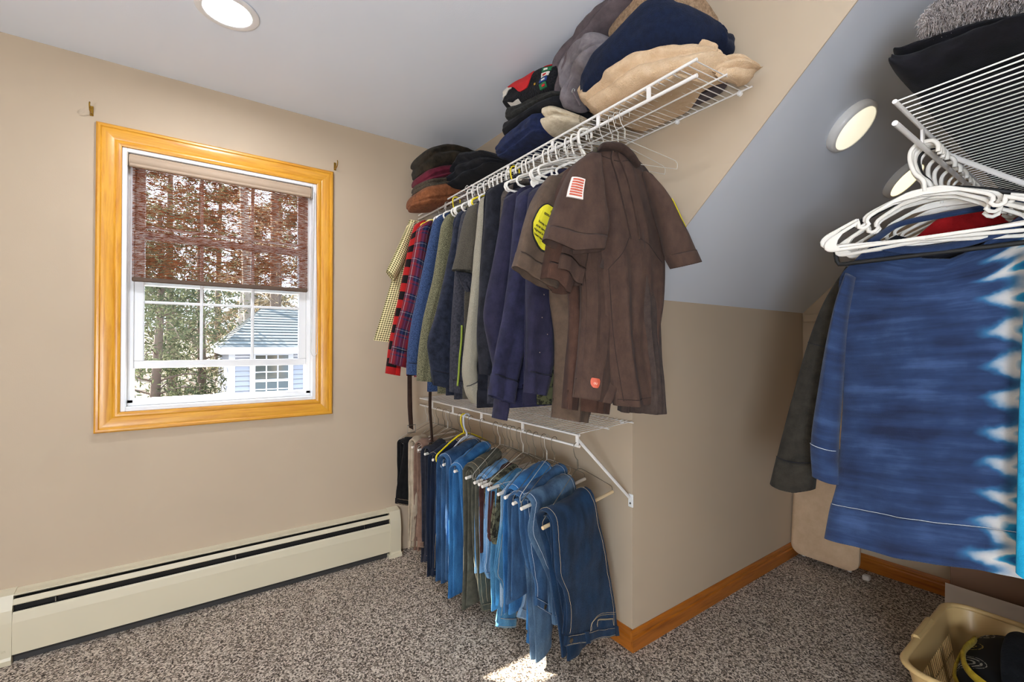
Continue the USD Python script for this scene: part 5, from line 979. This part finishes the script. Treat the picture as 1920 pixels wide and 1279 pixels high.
# laundry basket: tapered shell with slotted sides and a rolled rim
def basket():
    t = thing('laundry_basket', 'cream plastic laundry basket with slotted sides in the lower right corner', 'laundry basket', (1.98, .2, 0))
    BK = plain('basket_cream', '#d9b77c', .35)
    x0, x1, y0, y1, h = 1.70, 2.27, -.02, .425, .275
    def ring(k, z, n=7, r=.07):
        ins = (1-k)*.055; a0, a1, b0, b1 = x0+ins, x1-ins, y0+ins, y1-ins; P = []
        for cx, cy, s in ((a1-r, b1-r, 0), (a0+r, b1-r, Q), (a0+r, b0+r, 2*Q), (a1-r, b0+r, 3*Q)):
            P += [(cx+r*math.cos(s+a), cy+r*math.sin(s+a), z) for a in np.linspace(0, Q, n)]
        return np.array(P)
    def shell(za, zb, off=.0):
        A, B = ring(za/h, za+.004), ring(zb/h, zb+.004); cA, cB = A.mean(0), B.mean(0); n = len(A)
        A2, B2 = cA+(A-cA)*.988, cB+(B-cB)*.988
        V = np.vstack([A, B, A2, B2]); f = []
        for i in range(n):
            j = (i+1) % n
            f += [(i, j, n+j), (i, n+j, n+i), (2*n+j, 2*n+i, 3*n+i), (2*n+j, 3*n+i, 3*n+j), (i, 2*n+i, 2*n+j), (i, 2*n+j, j), (n+i, n+j, 3*n+j), (n+i, 3*n+j, 3*n+i)]
        return trimesh.Trimesh(V, np.array(f), process=False)
    obj('lower_wall', shell(0., .045), BK, t, smooth=30); obj('upper_wall', shell(.20, h), BK, t, smooth=30)
    b = ring(0., .004); c = b.mean(0); obj('bottom', trimesh.convex.convex_hull(np.vstack([b, b+[0, 0, .004]])), BK, t)
    rim = ring(1., h+.004); rc = rim.mean(0); rim = rc+(rim-rc)*1.012; rim[:, 2] = h+.006
    obj('rim', tube(np.vstack([rim]), .011, 10, closed=True, flat=.75, ref=[0, 0, 1.]), BK, t, smooth=True)
    obj('grip', cbox(1.89, 2.06, y1-.004, y1+.018, h-.022, h+.019, .006), BK, t)
    # slats on all four sides, with solid posts between the groups
    def side(pa, pb):
        L = np.linalg.norm(np.array(pb[0])-pa[0]); n = int(L/.0145)
        for k in range(n+1):
            u = k/n; lo = pa[0]*(1-u)+pb[0]*u; hi = pa[1]*(1-u)+pb[1]*u
            g_ = (k % 8) in (0, 1)
            d = (pb[0]-pa[0])/L; w = .0075 if g_ else .0024; nrm = np.cross(d, [0, 0, 1.])
            q = [p_+d*sx*w+nrm*sy*.0018 for p_ in (lo, hi) for sx in (-1, 1) for sy in (-1, 1)]
            obj('post' if g_ else 'slat', trimesh.convex.convex_hull(np.array(q)), BK, t)
        for z_ in (.33, .66):
            obj('cross_rib', rod(pa[0]*(1-z_)+pa[1]*z_, pb[0]*(1-z_)+pb[1]*z_, .0026, 6), BK, t)
    za, zb = .047, .203
    cs = lambda z: [(x0+(1-z/h)*.055+.001, x1-(1-z/h)*.055-.001), (y0+(1-z/h)*.055+.001, y1-(1-z/h)*.055-.001)]
    (a0, a1), (b0, b1) = cs(za); (c0, c1), (d0, d1) = cs(zb); r = .065
    side([np.array((a0+r, b1, za)), np.array((c0+r, d1, zb))], [np.array((a1-r, b1, za)), np.array((c1-r, d1, zb))])
    side([np.array((a0, b0+r, za)), np.array((c0, d0+r, zb))], [np.array((a0, b1-r, za)), np.array((c0, d1-r, zb))])
    side([np.array((a1, b0+r, za)), np.array((c1, d0+r, zb))], [np.array((a1, b1-r, za)), np.array((c1, d1-r, zb))])
    side([np.array((a0+r, b0, za)), np.array((c0+r, d0, zb))], [np.array((a1-r, b0, za)), np.array((c1-r, d0, zb))])
    for (cx, cy, s) in ((x0, y1, Q), (x1, y1, 0), (x0, y0, 2*Q), (x1, y0, 3*Q)):
        V = []
        for z in (za-.004, zb+.004):
            ins = (1-z/h)*.055; ccx = cx+(ins+.07)*(1 if cx == x0 else -1); ccy = cy+(ins+.07)*(1 if cy == y0 else -1)
            for rr in (.07, .0665): V += [(ccx+rr*math.cos(s+a), ccy+rr*math.sin(s+a), z) for a in np.linspace(0, Q, 7)]
        V = np.array(V); f = []
        for o_ in (0,):
            for i in range(6):
                f += [(i, i+1, 15+i), (i, 15+i, 14+i), (8+i, 7+i, 21+i), (8+i, 21+i, 22+i)]
        obj('corner_post', trimesh.Trimesh(V, np.array(f), process=False), BK, t, smooth=40)
    return t
basket()
def medallion():
    n = {'tc': ('texture_coordinate', {}), 'm': ('mapping', {'scale': (1., 1., .35)}), 'v': ('voronoi_texture', {'scale': 9., 'feature': 'f1', 'randomness': .55}), 's': ('math', {'math_type': 'multiply', 'value2': 62.}), 'sn': ('math', {'math_type': 'sine'}), 'gt': ('math', {'math_type': 'greater_than', 'value2': .15}),
         'in': ('math', {'math_type': 'less_than', 'value2': .43}), 'mul': ('math', {'math_type': 'multiply'}), 'w': ('separate_color', {'color_type': 'hsv'}), 'pick': ('math', {'math_type': 'greater_than', 'value2': .5}), 'c': ('mix', {'mix_type': 'mix', 'color1': C('#b8983e'), 'color2': C('#b9b3a4')}),
         'x': ('mix', {'mix_type': 'mix', 'color1': C('#0d0d0f')}), 'n': ('noise_texture', {'scale': 140., 'detail': 2.}), 'g2': ('math', {'math_type': 'greater_than', 'value2': .45}), 'm2': ('math', {'math_type': 'multiply'}), 'p': ('principled_bsdf', {'roughness': .8})}
    return mat('medallion_print', n, [('tc.object', 'm.vector'), ('m.vector', 'v.vector'), ('v.distance', 's.value1'), ('s.value', 'sn.value1'), ('sn.value', 'gt.value1'), ('v.distance', 'in.value1'), ('gt.value', 'mul.value1'), ('in.value', 'mul.value2'), ('tc.object', 'n.vector'), ('n.fac', 'g2.value1'),
                                      ('mul.value', 'm2.value1'), ('g2.value', 'm2.value2'), ('m2.value', 'x.fac'), ('v.color', 'w.color'), ('w.r', 'pick.value1'), ('pick.value', 'c.fac'), ('c.color', 'x.color2'), ('x.color', 'p.base_color')])
def bag():
    t = thing('tote_bag', 'black tote bag with gold medallion print and yellow trim inside the laundry basket', 'bag', (2.03, .18, .02)); MP = medallion(); GOLD = fabric('trim_gold', '#a98a1e', '#c6a62d', 60.); WEB = fabric('webbing_black', '#101112', '#1b1d20', 30., bump=1., bs=300.)
    cx, cy = 2.03, .18
    def rings(S):
        V = []; n = 40
        for (z, a, b_, dx) in S:
            th = np.arange(n)*2*math.pi/n; co, si = np.cos(th), np.sin(th)
            q = np.stack([cx+dx+a*np.sign(co)*np.abs(co)**.6, cy+b_*np.sign(si)*np.abs(si)**.6, np.full(n, z)], -1)
            q += .012*(meshkit.fbm(q*14, 3, 4)-.5)[:, None]*[1, 1, 1.4]; V.append(q)
        V = np.array(V); k = len(S); f = []
        for i in range(k-1):
            for j in range(n):
                j2 = (j+1) % n; f += [(i*n+j, i*n+j2, (i+1)*n+j2), (i*n+j, (i+1)*n+j2, (i+1)*n+j)]
        W = np.vstack([V.reshape(-1, 3), V[-1].mean(0)]); f += [((k-1)*n+j, (k-1)*n+(j+1) % n, k*n) for j in range(n)]
        return trimesh.Trimesh(W, np.array(f), process=False), V
    m, V = rings([(.015, .20, .14, 0), (.08, .225, .165, 0), (.16, .235, .172, 0), (.215, .235, .17, 0), (.24, .222, .158, 0), (.252, .185, .125, 0), (.256, .09, .06, 0)])
    obj('body', m, MP, t, smooth=True)
    top = V[3]+[0, 0, .004]; obj('trim', tube(top[::1], .005, 8, closed=True, flat=1.9, ref=[0, 0, 1.]), GOLD, t, smooth=True)
    for (pl, w, mm, nm) in (([(1.84, .20, .235), (1.87, .21, .285), (1.95, .22, .325), (2.06, .22, .33), (2.15, .20, .305), (2.22, .18, .245)], .032, WEB, 'strap'), ([(1.81, .13, .235), (1.88, .12, .262), (2.0, .10, .272), (2.14, .08, .262)], .02, GOLD, 'trim')):
        P = catmull(pl, 30); d = np.gradient(P, axis=0); d /= np.linalg.norm(d, axis=1, keepdims=True); s = np.cross(d, [0, 0, 1.]); s /= np.linalg.norm(s, axis=1, keepdims=True)
        cloth(nm, Panel(P-s*w, P+s*w, .004, fold=.004, seed=3), mm, t, rows=30, cols=8, inner=.002)
    L = catmull([(1.815, .20, .245), (1.86, .30, .262), (1.97, .335, .262), (2.1, .33, .255)], 20)
    obj('trim', tube(L, .006, 8, flat=2.2, ref=[0, 0, 1.]), GOLD, t, smooth=True)
bag()

# ------------------------------------------------------------------ outside the window: yard, garden house, woods
GZ = -1.75
def ground():
    xs, ys = np.linspace(-26, 30, 57), np.linspace(3.2, 70, 60); X_, Y_ = np.meshgrid(xs, ys)
    Z_ = GZ+np.clip(Y_-15, 0, None)*.085+.35*(meshkit.fbm(np.stack([X_*.25, Y_*.25, X_*0], -1), 3, 2)-.5)*np.clip((Y_-6)/6, 0, 1)
    V = np.stack([X_, Y_, Z_], -1).reshape(-1, 3); n, m = X_.shape; i = np.arange(n*m).reshape(n, m)
    f = np.vstack([np.stack([i[:-1, :-1], i[:-1, 1:], i[1:, 1:]], -1).reshape(-1, 3), np.stack([i[:-1, :-1], i[1:, 1:], i[1:, :-1]], -1).reshape(-1, 3)])
    struct('ground', trimesh.Trimesh(V, f, process=False), fabric('leaf_litter', '#5c4c3d', '#94836f', 2.2, bump=.6, bs=9., sheen=0., contrast=(.35, .65)), label='leaf strewn yard and wooded slope outside', cat='ground')
ground()
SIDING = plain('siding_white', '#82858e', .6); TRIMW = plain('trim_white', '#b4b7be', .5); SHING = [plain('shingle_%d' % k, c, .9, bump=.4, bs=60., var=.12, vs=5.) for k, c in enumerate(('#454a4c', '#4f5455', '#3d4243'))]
def garden_house():
    t = thing('garden_house', 'small white clapboard house with a grey shingled hip roof outside the window', 'house', (3, 11, GZ))
    y = 11.0; xa = float(aty((430, 690), y)[0]); xb = xa+5.2; ze = float(aty((430, 655), y)[2]); pitch = .1045
    wl, wr_, wt, wb = [float(v) for v in (aty((477, 700), y)[0], aty((541, 700), y)[0], aty((510, 665), y)[2], aty((510, 745), y)[2])]
    wl2, wr2 = wl-.09, wr_+.09
    z = GZ-.2; k = 0
    while z < ze:
        z1 = min(z+pitch, ze)
        spans = [(xa+.1, xb)] if (z1 < wb-.1 or z > wt+.1) else [(xa+.1, wl2), (wr2, xb)]
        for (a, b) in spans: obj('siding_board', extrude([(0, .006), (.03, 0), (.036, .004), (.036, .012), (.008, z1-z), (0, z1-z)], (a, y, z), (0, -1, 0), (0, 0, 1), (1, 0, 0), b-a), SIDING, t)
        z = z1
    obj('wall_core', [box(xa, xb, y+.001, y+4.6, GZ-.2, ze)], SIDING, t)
    obj('corner_board', cbox(xa-.012, xa+.1, y-.035, y+.02, GZ-.2, ze, .004), TRIMW, t); obj('frieze', cbox(xa, xb, y-.03, y, ze-.17, ze, .004), TRIMW, t)
    w = obj('window', cbox(wl2, wr2, y-.05, y-.002, wb-.1, wt+.1, .006), TRIMW, t)
    glassd = plain('far_glass', '#39403f', .08)
    nx, nz = 3, 5
    xs, zs = np.linspace(wl, wr_, nx+1), np.linspace(wb, wt, nz+1)
    for i in range(nx):
        for j in range(nz): obj('pane', cbox(xs[i]+.015, xs[i+1]-.015, y-.056, y-.049, zs[j]+.014, zs[j+1]-.014, .002), glassd, w)
    obj('sash_bar', cbox(wl, wr_, y-.062, y-.05, zs[2]-.03, zs[2]+.03, .004), TRIMW, w)
    # hip roof: front and left slopes, shingled course by course
    eL = np.array([float(aty((415, 640), y-.35)[0]), y-.35, ze+.02]); rdg = aty((494, 577), y+2.0); bk = np.array([eL[0], y+4.7, ze+.02])
    eR = np.array([xb+.3, y-.35, ze+.02]); rR = np.array([xb-1.5, rdg[1], rdg[2]])
    n = 15
    for (a, b, c, d) in ((eL, eR, rdg, rR), (bk, eL, rdg, rdg)):
        nr = np.cross(b-a, c-a); nr /= np.linalg.norm(nr); nr *= np.sign(nr[2])
        for i in range(n):
            u0, u1 = i/n, min(1, (i+1.25)/n)
            q0, q1, p0, p1 = a*(1-u0)+c*u0, b*(1-u0)+d*u0, a*(1-u1)+c*u1, b*(1-u1)+d*u1
            obj('shingle_course', trimesh.convex.convex_hull(np.array([q0+nr*.03, q1+nr*.03, p0+nr*.008, p1+nr*.008, q0, q1, p0-nr*.01, p1-nr*.01])), SHING[(i*7) % 3], t)
    obj('fascia', cbox(eL[0], eR[0], eL[1]-.02, eL[1]+.02, ze-.1, ze+.045, .004), TRIMW, t); obj('fascia', cbox(eL[0]-.02, eL[0]+.02, eL[1]+.02, bk[1], ze-.1, ze+.045, .004), TRIMW, t)
    obj('soffit', box(eL[0]+.02, eR[0], eL[1]+.02, y, ze-.012, ze), TRIMW, t)
garden_house()
def railing():
    a, b = aty((335, 757), 8.2), aty((428, 738), 9.6); t = thing('deck_railing', 'white deck railing below the window in front of the garden house', 'railing', a)
    d = b-a; b = a+d*1.05
    obj('top_rail', tube([a, b], .045, 4), TRIMW, t); obj('bottom_rail', tube([a-[0, 0, .75], b-[0, 0, .75]], .03, 4), TRIMW, t)
    for k in range(14):
        p = a*(1-k/13)+b*k/13; obj('baluster', rod(p, p-[0, 0, .75], .018, 4), TRIMW, t)
    for p in (a, b): obj('post', cbox(p[0]-.05, p[0]+.05, p[1]-.05, p[1]+.05, GZ-.3, p[2]+.09, .01), TRIMW, t)
railing()
BARK = [plain('bark_%d' % k, c, .95, bump=.8, bs=14., var=.25, vs=3.) for k, c in enumerate(('#6b5f54', '#85796d', '#57483d'))]
def leafmat(name, a, b):
    n = {'tc': ('texture_coordinate', {}), 'n': ('noise_texture', {'scale': 2.5, 'detail': 3.}), 'r': ('rgb_ramp', {'ramp': [(.3, C(a)), (.7, C(b))]}), 'd': ('diffuse_bsdf', {}), 't': ('translucent_bsdf', {}), 'x': ('mix_closure', {'fac': .4})}
    return mat(name, n, [('tc.object', 'n.vector'), ('n.fac', 'r.fac'), ('r.color', 'd.color'), ('r.color', 't.color'), ('d.BSDF', 'x.closure1'), ('t.BSDF', 'x.closure2')], 'x.closure')
LEAF = [leafmat('needles_dark', '#2c3124', '#565b44'), leafmat('needles_olive', '#44462f', '#74705c'), leafmat('leaves_tan', '#67583f', '#95836a')]
def tree(label, x, y, h, r, m, leaf=None, nb=16, nl=0, spread=1.6, lo=.15, seed=1, lean=0., size=.09, droop=-.15):
    rng = np.random.default_rng(seed); zb = GZ-.4+max(0, y-15)*.085
    t = thing('evergreen_tree' if leaf in (0, 1) and nl > 2500 else 'tree', label, 'tree', (x, y, zb))
    P = catmull([(x, y, zb), (x+lean*.3+rng.normal(0, .05), y, zb+h*.35), (x+lean*.7+rng.normal(0, .08), y, zb+h*.7), (x+lean, y, zb+h)], 24)
    obj('trunk', tube(P, np.linspace(r, r*.25, 24), 9), BARK[m], t, smooth=True)
    tips = []; bm = []
    for k in range(nb):
        u = lo+(1-lo)*(k+rng.uniform(0, .8))/nb; u = min(u, .97); p = P[int(u*23)]; a = rng.uniform(0, 6.283); L = spread*(1.15-u)*rng.uniform(.6, 1.1)
        d = np.array([math.cos(a), math.sin(a), 0]); q = [p, p+d*L*.4+[0, 0, .12*L], p+d*L*.75+[0, 0, (.1+droop*.5)*L], p+d*L+[0, 0, droop*L]]
        B = catmull(q, 9); bm.append(tube(B, np.linspace(r*.17*(1.2-u)+.006, .004, 9), 5)); tips.append(B)
        for s in range(3):
            i = rng.integers(3, 8); e = d*rng.uniform(-.1, .5)+rng.normal(0, .5, 3); e /= np.linalg.norm(e); bm.append(tube([B[i], B[i]+e*L*.25, B[i]+e*L*.42+rng.normal(0, .04, 3)], [.006, .005, .002], 4)); tips.append(np.array([B[i], B[i]+e*L*.2, B[i]+e*L*.4]))
    obj('branches', bm, BARK[m], t, kind='stuff')
    if nl:
        T = np.vstack([b[len(b)//3:] for b in tips]); c = T[rng.integers(0, len(T), nl)]+rng.normal(0, 1., (nl, 3))*[.2, .2, .06]
        a = rng.normal(0, 1, (nl, 3)); a /= np.linalg.norm(a, axis=1, keepdims=True); b = np.cross(a, rng.normal(0, 1, (nl, 3))); b /= np.linalg.norm(b, axis=1, keepdims=True)
        s = size*rng.uniform(.6, 1.4, (nl, 1)); V = np.stack([c-a*s, c+b*s*.22, c+a*s, c-b*s*.22], 1).reshape(-1, 3); k = np.arange(nl)*4
        f = np.vstack([np.stack([k, k+1, k+2], 1), np.stack([k, k+2, k+3], 1)])
        obj('foliage', (V, f), LEAF[leaf], t, kind='stuff')
TR = [('dense dark hemlock at the left edge of the window view', -.65, 12.5, 6.5, .13, 2, 0, 46, 7000, 2.0, .05, 1, .1, .075),
      ('broad hemlock in the middle left of the window view', .25, 14.5, 8.5, .14, 2, 0, 44, 5500, 1.9, .05, 2, 0, .075),
      ('olive evergreen low in the window view left of the house', .9, 13.2, 3.6, .08, 2, 1, 30, 3500, 1.3, .05, 3, .1, .06),
      ('thick bare grey trunk left of the garden house', 1.62, 15.5, 12., .21, 1, 2, 16, 700, 2.0, .3, 4, -.5, .07),
      ('straight dark trunk rising behind the garden house roof', 2.62, 19.0, 14., .24, 2, 2, 14, 500, 2.2, .35, 5, .1, .07),
      ('slender bare sapling beside the thick grey trunk', 1.86, 14.8, 7., .06, 2, 2, 16, 500, 1.3, .2, 6, .25, .06),
      ('pale leaning birch among the evergreens', 1.15, 18., 11., .1, 1, 2, 16, 900, 1.8, .2, 7, .8, .08),
      ('tall olive evergreen far back left of centre', -.6, 24., 13., .2, 2, 1, 50, 5000, 3.0, .1, 8, 0, .12),
      ('tall olive evergreen far back behind the house', 3.6, 25., 12., .2, 2, 1, 50, 5000, 3.2, .1, 9, 0, .12),
      ('tan leaved beech behind the grey trunk', 2.3, 23., 9., .14, 1, 2, 36, 6000, 2.6, .1, 10, .3, .14),
      ('far hemlock deep in the woods at the right', 5.6, 30., 14., .2, 2, 1, 46, 6000, 3.4, .05, 11, 0, .18),
      ('far hemlock deep in the woods at the centre', 1.4, 33., 15., .2, 2, 0, 46, 6000, 3.8, .05, 12, 0, .2),
      ('far hemlock deep in the woods at the left', -2.8, 30., 14., .2, 2, 1, 46, 6000, 3.6, .05, 13, 0, .18)]
for (lab, x, y, h, r, m_, lf, nb, nl, sp_, lo, sd, ln, sz) in TR: tree(lab, x, y, h, r, m_, lf, nb, nl, sp_, lo, sd, ln, sz)
tree('unseen oak trunk out of view, placed to shade half the window', -2.78, 6.35, 11., .14, 2, 2, 12, 0, 2.5, .75, 21)  # unseen trunk, placed to keep sun off part of the window
